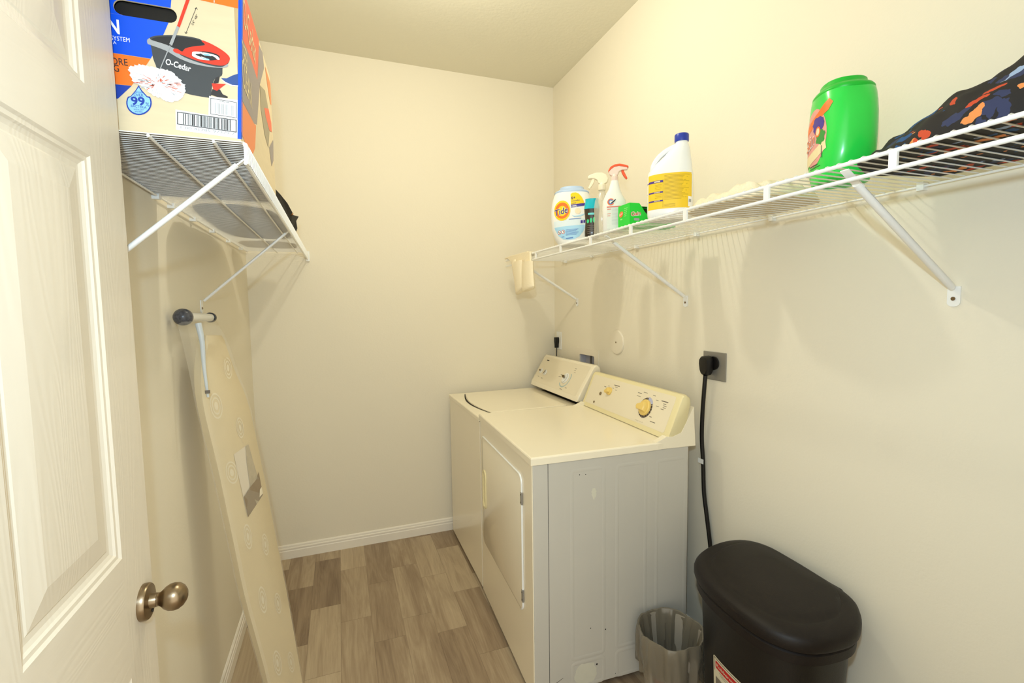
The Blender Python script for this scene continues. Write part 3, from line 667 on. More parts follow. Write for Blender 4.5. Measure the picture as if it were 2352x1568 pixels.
# leg tube visible in the wrap below the foot
q0, q1 = hit(455, 742, 1, 1.70), hit(478, 912, 1, 1.685)
bm = B(); tube(bm, spline([q0, q0.lerp(q1, .25)+Vector((.004, 0, 0)), q0.lerp(q1, .6), q1], 5), [.0095-.0004*q_ for q_ in range(16)], 12); build('leg', rel(bm, O_), mat('grey_leg_paint', rgb(206, 212, 214), .35), ib, smooth=True)
bI = bvh_of(bd)
fn = Vector((.72, -.69, .10)).normalized(); 
ddn = (B0_-T0).normalized(); uxI = (B1_-B0_); uxI = (uxI - ddn*uxI.dot(ddn)).normalized(); uyI = -ddn
def IB(px, py):
    d = (FW + RT*((px-1176)/F_PX) - UP*((py-784)/F_PX)).normalized(); h = bI.ray_cast(CAM-O_, d)
    return h[0], h[1]
def on_board(nm, outline, m, k=1.0, label=None):
    bm = B(); vs_ = []
    for px, py in outline:
        p, n = IB(px, py)
        if p is None: return None
        if n.dot(CAM-O_-p) < 0: n = -n
        vs_.append(bm.verts.new(p + n*.0012*k))
    bm.faces.new(vs_); bmesh.ops.triangulate(bm, faces=bm.faces)
    o = build(nm, bm, m, bd)
    if label: o['label'] = label
    return o
m_ros = mat('white_rosette', rgb(238, 226, 200), .6)
for (px, py, rx, ry) in ((496, 932, 14, 30), (551, 982, 8, 24), (532, 1085, 14, 26), (569, 1232, 9, 29), (609, 1250, 7, 25), (603, 1377, 9, 31), (638, 1385, 7, 24), (637, 1522, 9, 29), (668, 1520, 7, 24), (523, 845, 9, 25)):
    for s0, s1 in ((1.0, .86), (.68, .54), (.32, .0)):
        bm = B(); A_, B2 = [], []
        for i in range(25):
            t = 2*math.pi*i/24; ok = True
            for lst, s in ((A_, s0), (B2, s1)):
                p, n = IB(px + rx*s*math.cos(t) + ry*.12*s*math.sin(t), py + ry*s*math.sin(t))
                if p is None: lst.append(None); continue
                if n.dot(CAM-O_-p) < 0: n = -n
                lst.append(p + n*.0010)
        for i in range(24):
            if all(x is not None for x in (A_[i], A_[i+1], B2[i], B2[i+1])):
                if s1 == 0: bm.faces.new([bm.verts.new(x) for x in (A_[i], A_[i+1], B2[i])])
                else: bm.faces.new([bm.verts.new(x) for x in (A_[i], A_[i+1], B2[i+1], B2[i])])
        if len(bm.faces): build('rosette', bm, m_ros, bd)
        else: bm.free()
on_board('paper_insert', [(536, 1043), (569, 1020), (602, 1136), (568, 1187)], mat('insert_cream', rgb(232, 220, 200), .6), 1.5, 'printed paper insert card')
on_board('insert_picture', [(563, 1025), (569, 1020), (602, 1136), (588, 1158), (573, 1118), (565, 1060)], mat('insert_grey', rgb(190, 176, 150), .6, vary=.25, vscale=60), 2.2)
on_board('insert_picture', [(558, 1141), (573, 1118), (586, 1102), (592, 1083), (602, 1136), (568, 1187)], mat('insert_taupe', rgb(152, 134, 110), .6, vary=.12, vscale=60), 3)
on_board('insert_code', [(594, 1124), (598, 1118), (601, 1133), (593, 1142)], m_ros, 4)

# ------------------------------------------------------------------ mop box on the left shelf
BX0, BX1, BY0, BY1, BZ0, BZ1 = -.474, -.170, 1.092, 1.650, SL_Z+.0010, 2.205
mb = thing('mop_box', 'large printed cardboard mop and bucket box on the left wire shelf', 'box', ((BX0+BX1)/2, (BY0+BY1)/2, BZ0)); O_ = Vector(mb.location)
m_card = mat('printed_wood_card', rgb(226, 208, 172), .45, vary=.07, vscale=14, stretch=(1, 1, 6)); m_kraft = mat('kraft_card', rgb(176, 150, 116), .8)
m_blue = mat('box_blue', rgb(8, 84, 226), .4, vary=.15, vscale=4); m_org = mat('box_orange', rgb(246, 122, 40), .4); m_bk = mat('box_black', rgb(8, 8, 8), .5)
m_dg = mat('print_dark_grey', rgb(70, 74, 78), .4, vary=.2, vscale=12); m_lg = mat('print_light_grey', rgb(168, 170, 172), .4); m_rd = mat('print_red', rgb(226, 62, 44), .4); m_wh = mat('print_white', rgb(250, 250, 250), .4)
m_db = mat('print_deep_blue', rgb(30, 66, 170), .4); m_lb2 = mat('print_light_blue', rgb(150, 206, 240), .4); m_ink = mat('print_ink', rgb(52, 50, 52), .5); m_coral = mat('box_coral', rgb(240, 104, 70), .45); m_mauve = mat('box_grey_mauve', rgb(150, 140, 140), .45); m_crm = mat('print_cream', rgb(240, 222, 176), .45); m_navy = mat('print_navy', rgb(52, 84, 150), .4)
# box shell with a real hand hole in its end
def P2(zx, zy):
    p = hit(230+zx/4.612, zy/4.612, 1, BY0); return (p.x-O_.x, p.z-O_.z)
frE = Frame((0, BY0-O_.y, 0), (1, 0, 0), (0, 0, 1), None, .0004)
hc0, hc1 = P2(235, 75), P2(725, 165)
hv = Vector(hc1)-Vector(hc0); hl = hv.length; hd = hv/hl; hnr = Vector((-hd.y, hd.x)); hr = .0135
hz = (hc0[1]+hc1[1])/2
slot = []
for i in range(11): a = R(-90+180*i/10); slot.append((hc1[0]+hr*math.cos(a), hz+hr*math.sin(a)))
for i in range(11): a = R(90+180*i/10); slot.append((hc0[0]+hr*math.cos(a), hz+hr*math.sin(a)))
X0, X1, Y0, Y1, Z1 = BX0-O_.x, BX1-O_.x, BY0-O_.y, BY1-O_.y, BZ1-BZ0
bm = B()
quad(bm, (X1, Y0, 0), (X1, Y1, 0), (X1, Y1, Z1), (X1, Y0, Z1)); quad(bm, (X0, Y1, 0), (X0, Y0, 0), (X0, Y0, Z1), (X0, Y1, Z1))
quad(bm, (X0, Y1, 0), (X1, Y1, 0), (X1, Y1, Z1), (X0, Y1, Z1)); quad(bm, (X0, Y0, Z1), (X1, Y0, Z1), (X1, Y1, Z1), (X0, Y1, Z1)); quad(bm, (X0, Y0, 0), (X0, Y1, 0), (X1, Y1, 0), (X1, Y0, 0))
sl = [bm.verts.new((a, Y0, b)) for a, b in slot]; cs = [bm.verts.new(p) for p in ((X1, Y0, 0), (X1, Y0, Z1), (X0, Y0, Z1), (X0, Y0, 0))]
# right half: from slot bottom-right around to slot top-right
bm.faces.new([cs[0], cs[1]] + sl[:11][::-1]); bm.faces.new([cs[2], cs[3]] + sl[11:][::-1])
bm.faces.new([cs[1], cs[2], sl[11], sl[10]]); bm.faces.new([cs[3], cs[0], sl[0], sl[21]])
fl_ = [(a, b) for a, b in slot]
loft(bm, [[Vector((a, Y0, b)) for a, b in slot], [Vector((a, Y0+.003, b)) for a, b in slot]], False, False)
bxs = build('carton', bm, m_card, mb)
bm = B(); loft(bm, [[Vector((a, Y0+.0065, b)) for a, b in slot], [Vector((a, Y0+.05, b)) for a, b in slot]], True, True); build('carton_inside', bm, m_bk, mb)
def E(nm, polys, m, k=1, lab=None):
    if nm in ('bucket_picture', 'shoe_picture') and nm: polys = [[(v.x, v.y) for v in spline([(a, b, 0) for a, b in q], 4, True)] if len(q) > 7 else q for q in polys]
    return decal(nm, [[P2(*p) for p in q] for q in polys], frE, m, bxs, k, label=lab)
dg_ = [(825, -60), (770, 130), (670, 370), (555, 590), (535, 622)]
def clipx(q): return q
# printed areas drawn round the hand hole
xl = X0
blue = [P2(*p) for p in dg_]
def at_edge(zy): return (xl, P2(100, zy)[1])
z_h = hz
# blue above / below / around the slot
tl = (xl, Z1-.001); 
TopR = (P2(850, -140)[0], Z1-.001)
seg_top = [tl, (xl, hz+hr), (hc0[0], hz+hr), (hc1[0]-.018, hz+hr), P2(765, 60), TopR]
decal('blue_print', [[tl, (xl, hz+hr+.0002), (P2(748, 95)[0], hz+hr+.0002), TopR]], frE, m_blue, bxs)
lf = [(xl, hz+hr)] + [(hc0[0]+hr*math.cos(R(a)), hz+hr*math.sin(R(a))) for a in range(90, 271, 18)] + [(xl, hz-hr)]
decal('blue_print', [lf], frE, m_blue, bxs)
decal('blue_print', [[(xl, hz-hr-.0002), (xl, P2(150, 560)[1]), P2(150, 562), P2(535, 622), P2(555, 590), P2(670, 370), (P2(725, 235)[0], hz-hr-.0002)]], frE, m_blue, bxs)
decal('orange_print', [[(xl, P2(150, 562)[1]+.001), P2(150, 564), P2(533, 625), P2(470, 720), P2(335, 908), P2(165, 892), (xl, P2(165, 880)[1])]], frE, m_org, bxs)
decal('blue_print', [[(xl, P2(165, 880)[1]), P2(165, 894), P2(335, 910), P2(190, 1045), (xl, P2(60, 1180)[1])]], frE, m_db, bxs)
E('blue_print', [[(1466, -350), (1502, -340), (1495, 1475), (1455, 1470)]], m_blue, 1.3)
E('orange_print', [[(1040, -300), (1464, -300), (1464, 92), (1050, 0)]], m_org)
E('wordmark', [[(1205, 5), (1213, 6), (1213, 30), (1205, 28)]], m_wh, 2)
# mop handle
E('mop_picture', [[(965, -40), (925, -40), (815, 278), (845, 292)]], m_rd, 2)
E('mop_picture', [[(842, 293), (815, 280), (735, 470), (765, 490)], [(750, 488), (738, 484), (630, 742), (640, 745)]], m_lg, 4)
E('bucket_picture', [[(498, 440), (510, 412), (560, 385), (640, 376), (800, 374), (940, 388), (1040, 410), (1100, 440), (1250, 520), (1368, 610), (1345, 690), (1300, 712), (1290, 800), (1225, 828), (1190, 900), (1172, 1030), (1145, 1035), (900, 985), (880, 900), (640, 800), (590, 690), (560, 610), (535, 480)]], m_dg, 1.2)
E('bucket_picture', [[(545, 420), (620, 392), (800, 388), (940, 402), (1060, 430), (1110, 470), (1000, 490), (905, 520), (880, 560), (780, 500), (640, 460)]], mat('print_black_grey', rgb(44, 46, 50), .4), 1.6)
E('bucket_picture', [[(500, 425), (530, 405), (545, 425), (700, 475), (790, 520), (860, 590), (1000, 650), (1140, 690), (1280, 712), (1350, 680), (1340, 715), (1200, 715), (1000, 680), (840, 620), (700, 540), (540, 480), (505, 465)]], m_lg, 1.8)
E('bucket_picture', [[(775, 525), (820, 520), (870, 548), (905, 515), (1000, 492), (1110, 480), (1078, 440), (1095, 432), (1200, 478), (1310, 545), (1372, 608), (1362, 660), (1320, 692), (1250, 695), (1120, 670), (1000, 635), (860, 580), (790, 556)]], m_rd, 2.2)
E('bucket_picture', [ell(1120, 595, 150, 46, 24, rot=6)], MATS['print_black_grey'], 2.6)
E('bucket_picture', [[(975, 575), (990, 550), (1080, 555), (1060, 572), (1010, 580), (1090, 615), (1070, 600), (1165, 640), (1060, 632), (985, 600)], [(1070, 570), (1110, 560), (1230, 590), (1268, 630), (1245, 635), (1200, 600), (1110, 585), (1120, 595)]], m_wh, 3)
E('bucket_picture', [[(1075, 572), (1150, 575), (1180, 600), (1120, 592)], [(1080, 618), (1150, 625), (1165, 642), (1100, 632)]], m_lb2, 3.4)
E('bucket_picture', [[(1225, 825), (1270, 808), (1255, 880), (1195, 890)]], m_ink, 2)
E('shoe_picture', [[(1280, 828), (1340, 832), (1405, 800), (1462, 782), (1462, 905), (1400, 900), (1330, 870)]], m_navy, 2)
E('shoe_picture', [[(1282, 838), (1330, 872), (1400, 902), (1462, 906), (1462, 918), (1395, 914), (1325, 884)]], m_wh, 2.3)
E('pedal_picture', [[(1183, 885), (1335, 892), (1290, 925), (1240, 965), (1200, 950)]], m_rd, 3)
E('shoe_picture', [[(1172, 1005), (1190, 945), (1270, 950), (1300, 1000), (1355, 1025), (1350, 1040), (1250, 1030)]], m_ink, 2.2)
random.seed(3)
mh = []
outl = [(300, 715), (340, 700), (420, 690), (520, 705), (620, 730), (700, 740), (770, 775), (850, 850), (895, 900), (912, 975), (860, 1040), (790, 1080), (700, 1075), (640, 1040), (560, 1015), (500, 960), (420, 900), (345, 870), (318, 800)]
for i, p in enumerate(outl):
    q = outl[(i+1) % len(outl)]
    for k in range(5):
        t = k/5; x = p[0]+(q[0]-p[0])*t; y = p[1]+(q[1]-p[1])*t; s = 1+random.uniform(-.05, .05); mh.append((610+(x-610)*s, 890+(y-890)*s))
E('mop_picture', [mh], m_wh, 4.6)
st = []
for i in range(150):
    a = random.uniform(0, 6.283); r0 = random.uniform(.08, .78); x = 610+300*r0*math.cos(a); y = 885+150*r0*math.sin(a)+.25*(x-610); L_ = random.uniform(.12, .2)
    x2 = x+300*L_*math.cos(a); y2 = y+150*L_*math.sin(a)+.25*(x2-x); st.append([(x, y), (x2, y2), (x2+5, y2+6), (x+4, y+7)])
E('mop_picture', st[:48], mat('print_orange_red', rgb(226, 110, 80), .5), 5.4); E('mop_picture', st[48:], mat('print_pale_grey', rgb(208, 206, 208), .5), 5.2)
E('drop_picture', [[(410, 903), (445, 960), (500, 1020)] + ell(413, 1090, 135, 130, 20, -30, 210)[0:] + [(325, 1020), (375, 960)]], m_db, 2)
E('drop_picture', [[(410, 925), (440, 972), (495, 1030)] + ell(413, 1090, 121, 116, 20, -25, 205)[0:] + [(332, 1025), (380, 970)]], m_lb2, 2.6)
def T(s, a, b, m, cap=None, k=3.2, shear=0, bold=0.0, nm='lettering'):
    A_, B2 = P2(*a), P2(*b)
    cv_ = None if cap is None else cap/4.612*.92/F_PX
    return decal(nm, text_polys(s, A_, B2, cv_, shear, bold), frE, m, bxs, k)
T('OVER', (360, 1022), (462, 1028), m_db, 28); T('99', (335, 1110), (482, 1118), m_db, 78, bold=.03); T('%', (483, 1122), (522, 1130), m_db, 36); T('BACTERIA', (330, 1136), (495, 1155), m_db, 24)
T('REMOVES', (372, 985), (452, 990), m_db, 14); T('WITH JUST', (358, 1168), (465, 1176), m_db, 15); T('WATER', (370, 1192), (455, 1198), m_db, 15)
T('N', (95, 345), (212, 362), m_wh, 130, bold=.03); T('SYSTEM', (118, 425), (318, 452), m_wh, 42); T('A', (140, 468), (178, 472), m_wh, 26)
T('ORE', (122, 682), (298, 700), m_ink, 66); T('G', (150, 758), (206, 764), m_ink, 66)
T('O-Cedar', (692, 682), (960, 762), m_wh, 58, bold=.02)
T('24" 48"', (985, 275), (1042, 165), m_ink, 20)
E('dimension_arrow', [[(1017, 82), (1022, 84), (912, 356), (907, 354)], [(1020, 78), (1035, 102), (1030, 104), (1018, 86)], [(1020, 78), (1003, 92), (1006, 96), (1019, 86)], [(908, 360), (895, 340), (900, 338), (910, 352)], [(908, 360), (928, 348), (924, 344), (911, 352)]], m_ink, 2)
E('barcode_label', [[(800, 1160), (1160, 1222), (1457, 1268), (1455, 1466), (805, 1375)]], m_wh, 1.6); E('barcode_label', [[(1155, 1018), (1457, 1062), (1455, 1262), (1148, 1220)]], m_wh, 2)
def lerp4(q, u, v):
    a = (q[0][0]+(q[1][0]-q[0][0])*u, q[0][1]+(q[1][1]-q[0][1])*u); b = (q[3][0]+(q[2][0]-q[3][0])*u, q[3][1]+(q[2][1]-q[3][1])*u)
    return (a[0]+(b[0]-a[0])*v, a[1]+(b[1]-a[1])*v)
def bars(q, n, seed, u0, u1, v0, v1, m, fw):
    random.seed(seed); o = []; u = u0
    while u < u1:
        wd = random.choice((.006, .009, .014, .02)); o.append([lerp4(q, u, v0), lerp4(q, u+wd, v0), lerp4(q, u+wd, v1), lerp4(q, u, v1)]); u += wd + random.choice((.008, .012, .02))
    E('barcode', o, m, 2.8)
    a, b = fw
    E('barcode_frame', [[lerp4(q, 0, 0), lerp4(q, 1, 0), lerp4(q, 1, b), lerp4(q, 0, b)], [lerp4(q, 0, 1-b), lerp4(q, 1, 1-b), lerp4(q, 1, 1), lerp4(q, 0, 1)], [lerp4(q, 0, 0), lerp4(q, a, 0), lerp4(q, a, 1), lerp4(q, 0, 1)], [lerp4(q, 1-a, 0), lerp4(q, 1, 0), lerp4(q, 1, 1), lerp4(q, 1-a, 1)]], m_ink, 2.9)
bars([(818, 1185), (1447, 1272), (1447, 1405), (818, 1318)], 0, 5, .10, .90, .07, .93, m_ink, (.015, .055))
bars([(1170, 1040), (1447, 1085), (1447, 1253), (1170, 1210)], 0, 8, .16, .86, .25, .90, m_lg, (.02, .03))
T('1 00 41785 97379 7', (855, 1362), (1428, 1432), m_lg, 26, nm='barcode_number'); T('SCAN ME', (1258, 1078), (1368, 1094), m_ink, 11)
# long side of the box (faces the room)
def P3(zx, zy):
    p = hit(230+zx/4.612, zy/4.612, 0, BX1); return (p.y-O_.y, p.z-O_.z)
frG = Frame((X1, 0, 0), (0, 1, 0), (0, 0, 1), None, .0004)
def G(nm, polys, m, k=1): return decal(nm, [[(max(Y0+.0005, min(Y1-.0005, a)), max(.0005, min(Z1-.0005, b))) for a, b in (P3(*p) for p in q)] for q in polys], frG, m, bxs, k)
G('coral_print', [[(1503, -200), (1545, -200), (1560, 0), (1680, 430), (1672, 700), (1664, 845), (1600, 640), (1503, 400)]], m_coral)
G('grey_print', [[(1500, 395), (1600, 640), (1664, 845), (1680, 470), (1720, 560), (1735, 720), (1690, 900), (1660, 1320), (1630, 1310), (1492, 1040)]], m_mauve)
G('orange_print', [[(1490, 1045), (1630, 1310), (1650, 1330), (1640, 1568), (1600, 1720), (1488, 1390)]], mat('box_soft_orange', rgb(240, 136, 76), .45), 1)
G('blue_print', [[(1496, -200), (1508, -200), (1503, 1475), (1490, 1470)]], m_blue, 1.5)
G('mop_picture', [[(1745, 700), (1800, 880), (1835, 1000), (1835, 1180), (1800, 1100), (1770, 900)]], MATS['box_soft_orange'], 1.2)
G('bucket_picture', [[(1690, 900), (1745, 960), (1770, 1100), (1800, 1300), (1780, 1568), (1740, 1420), (1700, 1150)]], mat('print_olive_grey', rgb(162, 150, 124), .45), 1.4)
G('bucket_picture', [[(1735, 1140), (1780, 1150), (1810, 1300), (1815, 1400), (1790, 1380), (1750, 1230)]], m_coral, 2)
G('bucket_picture', [[(1790, 1560), (1830, 1480), (1845, 1540), (1835, 1700), (1815, 1760)]], m_mauve, 1.4)
def TG(s, a, b, m, cap, k=2.4, bold=0, shear=0):
    return decal('lettering', text_polys(s, P3(*a), P3(*b), cap, shear, bold), frG, m, bxs, k)
TG('O-Cedar', (1518, 262), (1650, 712), m_crm, .07, bold=.0)
TG('DEEP', (1508, 640), (1560, 770), m_crm, .045); TG('CLEAN', (1508, 900), (1605, 1150), m_crm, .06)
# underside print seen through the wires
frU = Frame((0, 0, 0), (1, 0, 0), (0, -1, 0), None, .0003)
bm = B(); quad(bm, (X0, Y0, -.0004), (X1, Y0, -.0004), (X1, Y1, -.0004), (X0, Y1, -.0004)); build('carton_bottom', bm, mat('printed_bottom', rgb(92, 84, 84), .6, vary=.85, vscale=22, stretch=(1, 3, 1)), bxs)

# ------------------------------------------------------------------ black bag on the left shelf
def heap(name, par, x0, x1, y0, y1, z0, hf, m, seed, nx=36, ny=36, amp=.01, O=(0, 0, 0), und=0.004, edge=None):
    """crumpled cloth: closed surface over a rounded outline; hf(u,v) gives height"""
    from mathutils import noise
    bm = B(); top_, bot = [], []
    for i in range(nx+1):
        a, b = [], []
        for j in range(ny+1):
            u, v = i/nx, j/ny
            # rounded footprint
            uu, vv_ = 2*u-1, 2*v-1; sx = uu*math.sqrt(1-.35*vv_*vv_); sy = vv_*math.sqrt(1-.35*uu*uu)
            nz = noise.noise(Vector((u*3+seed, v*3, seed*.7)))
            x = (x0+x1)/2 + (x1-x0)/2*sx*(1+.10*nz); y = (y0+y1)/2 + (y1-y0)/2*sy*(1+.08*noise.noise(Vector((v*3, u*3+seed, 2))))
            e = min(1, 3.2*min(u, 1-u, v, 1-v)*2)**.5
            f = noise.noise(Vector((u*7+seed*3, v*5, 1)))*.6 + abs(noise.noise(Vector((u*4-v*6, v*2+seed, 5))))*1.1 - .3 + .35*noise.noise(Vector((u*16, v*14, seed)))
            h = max(.004, hf(u, v)*e + amp*f*e)
            a.append(bm.verts.new((x-O[0], y-O[1], z0+h-O[2]))); b.append(bm.verts.new((x-O[0], y-O[1], z0-O[2])))
        top_.append(a); bot.append(b)
    for i in range(nx):
        for j in range(ny):
            bm.faces.new((top_[i][j], top_[i+1][j], top_[i+1][j+1], top_[i][j+1])); bm.faces.new((bot[i][j], bot[i][j+1], bot[i+1][j+1], bot[i+1][j]))
    for i in range(nx):
        bm.faces.new((top_[i][0], bot[i][0], bot[i+1][0], top_[i+1][0])); bm.faces.new((top_[i][ny], top_[i+1][ny], bot[i+1][ny], bot[i][ny]))
    for j in range(ny):
        bm.faces.new((top_[0][j], top_[0][j+1], bot[0][j+1], bot[0][j])); bm.faces.new((top_[nx][j], bot[nx][j], bot[nx][j+1], top_[nx][j+1]))
    o = build(name, bm, m, par, smooth=True); return o
m_bfab = mat('black_fabric', rgb(26, 22, 19), .8, bump=.3, bscale=120)
bg = thing('fabric_bag', 'floppy black bag lying on the left shelf behind the mop box', 'bag', (-.30, 2.10, SL_Z)); O_ = Vector(bg.location)
heap('bag_body', bg, -.45, -.175, 1.70, 2.50, SL_Z+.0005, lambda u, v: .040, m_bfab, 3.1, amp=.014, O=O_)
def flap(pts, par, m, th, O):
    bm = B(); prism(bm, [hit(px, py, 1, yy)-O for px, py, yy in pts], (th, 0, 0)); return build('flap', bm, m, par, bevel=.003)
flap(((631, 431, 1.84), (645, 446, 1.90), (661, 466, 2.0), (673, 488, 2.1), (664, 500, 2.1), (652, 500, 2.0), (640, 480, 1.9), (632, 455, 1.84)), bg, m_bfab, -.012, O_)
flap(((660, 492, 2.2), (672, 493, 2.25), (687, 497, 2.5), (681, 508, 2.42), (684, 524, 2.42), (680, 535, 2.42), (668, 530, 2.35), (660, 510, 2.2)), bg, m_bfab, -.012, O_)
flap(((664, 490, 2.15), (675, 488, 2.15), (674, 494, 2.15), (666, 497, 2.15)), bg, mat('tan_leather', rgb(200, 150, 100), .6), -.006, O_)
# pale folded cloth further along the left shelf
heap('folded_cloth', None, -.45, -.19, 2.56, 2.86, SL_Z+.0005, lambda u, v: .03, mat('cream_cloth', rgb(232, 214, 176), .9, bump=.3, bscale=150), 7.7, amp=.01)
tag(bpy.data.objects['folded_cloth'], 'flat cream cloth at the far end of the left shelf', 'cloth')

# ------------------------------------------------------------------ pods tubs
def tub(name, label, loc, rot, W, D, H, m_body, m_lid, exp=2.6, round_=.5):
    t = thing(name, label, 'detergent tub', loc, rot)
    bm = B(); rings = []
    hb_ = H*.86
    for z, s in ((0, .62), (.006, .67), (.03, .82), (.08, .965), (.14, 1.0), (.19, .985), (.225, .93), (.25, .86), (1, .80)):
        zz = hb_ if z == 1 else z/.262*hb_; sd = .80 + .20*s
        rings.append(ring(0, 0, zz, W/2*s, D/2*sd, exp, 48))
    loft(bm, rings); b_ = build('tub_body', bm, m_body, t, smooth=True)
    bm = B(); rings = [ring(0, 0, hb_+z, W/2*s, D/2*s2, 2.3, 48) for z, s, s2 in ((-.004, .80, .93), (.003, .835, .97), (.006, .83, .965), (.012, .77, .90), (.019, .62, .78), (.022, .585, .75), (.0285, .575, .74), (.031, .55, .71), (.030, .52, .67), (.025, .51, .66))]
    loft(bm, rings); build('tub_lid', bm, m_lid, t, smooth=True)
    return t, b_
SZ = SR_Z + .0006
tide, tb = tub('detergent_tub', 'white round detergent tub with pale blue lid, far end of the right shelf', (1.118, 2.150, SZ), R(-28), .208, .145, .292, M_white, mat('pale_blue_lid', rgb(178, 200, 230), .35))
frT_ = Frame((0, 0, 0), (1, 0, 0), (0, 0, 1), bvh_of(tb), .0006)
m_yel = mat('label_yellow', rgb(252, 212, 32), .4); m_or2 = mat('label_orange', rgb(246, 118, 40), .4); m_pur = mat('label_purple', rgb(74, 52, 150), .4); m_pb = mat('label_pale_blue', rgb(172, 218, 246), .4); m_vp = mat('label_very_pale_blue', rgb(226, 238, 244), .4); m_mb = mat('label_mid_blue', rgb(86, 130, 200), .4); m_nv = mat('label_navy', rgb(50, 44, 110), .4)
def TU(x, y):   # photo crop (1291 px for 140 px) to tub face metres
    return ((x-455)/1291*140/F_PX*2.33, (1420-y)/1568*170/F_PX*2.33)
def D_(nm, polys, m, k=1, par=tb, lab=None): return decal(nm, [[TU(*p) for p in q] for q in polys], frT_, m, par, k, .012, lab)
D_('label', [[(75, 940), (350, 930), (745, 905), (740, 1060), (690, 1170), (610, 1270), (500, 1325), (380, 1335), (270, 1320), (180, 1250), (110, 1130), (78, 1030)]], m_vp, 1, lab='printed front label')
D_('label', [[(85, 1070), (400, 1050), (738, 1030), (690, 1170), (610, 1270), (500, 1325), (380, 1335), (270, 1320), (180, 1250), (115, 1130)]], m_pb, 1.6)
D_('label', [ell(255, 730, 172, 208, 36)], m_yel, 2); D_('label', [ell(255, 730, 146, 166, 36)], m_or2, 2.6); D_('label', [ell(255, 738, 92, 106, 30)], m_yel, 3.2)
decal('lettering', text_polys('Tide', TU(112, 838), TU(385, 770), .0300, .25, .030), frT_, m_wh, tb, 3.8, .02)
decal('lettering', text_polys('Tide', TU(118, 832), TU(380, 772), .0290, .25, .010), frT_, m_nv, tb, 4.6, .02)
D_('label', [[(432, 400), (470, 375), (540, 370), (600, 395), (660, 460), (700, 540), (715, 590), (436, 615)]], m_yel, 2); D_('label', [[(436, 620), (730, 590), (745, 640), (440, 678)]], m_pur, 2.2)
decal('lettering', text_polys('6+', TU(450, 512), TU(535, 500), .014, 0, .02), frT_, m_nv, tb, 3, .02)
decal('lettering', text_polys('months', TU(450, 558), TU(618, 538), .006, 0, .01), frT_, m_nv, tb, 3, .02)
decal('lettering', text_polys('supply', TU(450, 602), TU(550, 590), .005, 0, .01), frT_, m_nv, tb, 3, .02)
decal('lettering', text_polys('100%', TU(452, 668), TU(560, 655), .007, 0, .02), frT_, m_wh, tb, 3, .02)
D_('printed_art', [ell(580, 750, 62, 60, 20)], mat('pod_cream', rgb(250, 228, 196), .4), 2); D_('printed_art', [[(450, 830), (520, 850), (640, 835), (770, 780), (760, 800), (640, 860), (510, 870)]], m_pb, 2.3)
D_('printed_text', [[(395, 910), (650, 893), (650, 905), (395, 922)], [(560, 640), (660, 628), (660, 636), (560, 648)]] , m_mb, 2.6); D_('printed_text', [[(638, 945), (682, 940), (682, 998), (638, 1002)], [(696, 938), (742, 933), (742, 990), (696, 996)]], m_pur, 2.6)
D_('printed_text', [[(330, y, ), (330, y+8), (600-(y % 70), y-12), (600-(y % 70), y-20)] for y in range(1130, 1260, 22)], m_mb, 2.8); D_('printed_text', [[(330, 1300), (480, 1280), (480, 1305), (330, 1318)], [(240, 1268), (300, 1262), (300, 1276), (240, 1282)]], m_mb, 2.8)
D_('warning_mark', [ell(195, 1178, 36, 42, 18), ell(275, 1170, 36, 42, 18)], m_red, 2.6); D_('warning_mark', [ell(195, 1178, 28, 33, 18), ell(275, 1170, 28, 33, 18)], m_wh, 3.0); D_('warning_mark', [[(180, 1160), (215, 1195), (205, 1205), (175, 1172)], [(268, 1150), (282, 1150), (290, 1190), (276, 1180)]], m_ink, 3.4)

m_green = mat('green_plastic', rgb(40, 214, 76), .25, vary=.03, coat=.3)
gt, gb = tub('detergent_tub', 'bright green detergent tub beside the black floral garment', (1.222, .868, SZ), R(61+180), .170, .128, .253, m_green, mat('green_lid', rgb(24, 186, 52), .35))
bm = B(); loft(bm, [ring(0, 0, .253*.86+.0252, .170/2*.505, .128/2*.655, 2.3, 40), ring(0, 0, .253*.86+.0256, .170/2*.48, .128/2*.62, 2.3, 40)]); build('lid_well', bm, mat('dark_green', rgb(10, 120, 34), .4), gt)
frGn = Frame((0, 0, 0), (1, 0, 0), (0, 0, 1), bvh_of(gb), .0006)
# label faces local -y
def gl(nm, polys, m, k=1): return decal(nm, polys, frGn, m, gb, k, .012)
gl('label', [ell(-.002, .118, .052, .072, 36)], mat('label_pink', rgb(232, 160, 150), .4, vary=.25, vscale=40), 1)
gl('label', [[(-.052, .150), (-.02, .164), (.020, .178), (.050, .198), (.060, .186), (.052, .170), (.020, .156), (-.02, .142), (-.056, .132)]], m_or2, 1.8)
gl('label', [[(-.050, .048), (-.02, .056), (.02, .066), (.050, .080), (.046, .104), (.02, .092), (-.02, .082), (-.053, .076)]], m_crm, 2)
gl('label', [blob(.018, .146, .024, .020, .2)], m_pur, 2.2); gl('label', [blob(.030, .112, .017, .018, .2)], mat('label_leaf', rgb(60, 150, 60), .4), 2.4); gl('label', [ell(.020, .128, .011, .013, 18)], m_or2, 2.7); gl('label', [ell(.020, .128, .007, .009, 18)], m_crm, 3)
decal('lettering', text_polys('Gain', (-.050, .088), (.008, .104), .032, .15, .03), frGn, m_wh, gb, 3.2, .02); decal('lettering', text_polys('Gain', (-.049, .090), (.007, .105), .029, .15, .0), frGn, m_or2, gb, 4, .02)
decal('printed_text', [rct(-.02, .02, .048, .050), rct(-.02, .03, .042, .0435), rct(.035, .037, .06, .09)], frGn, m_ink, gb, 3, .02)

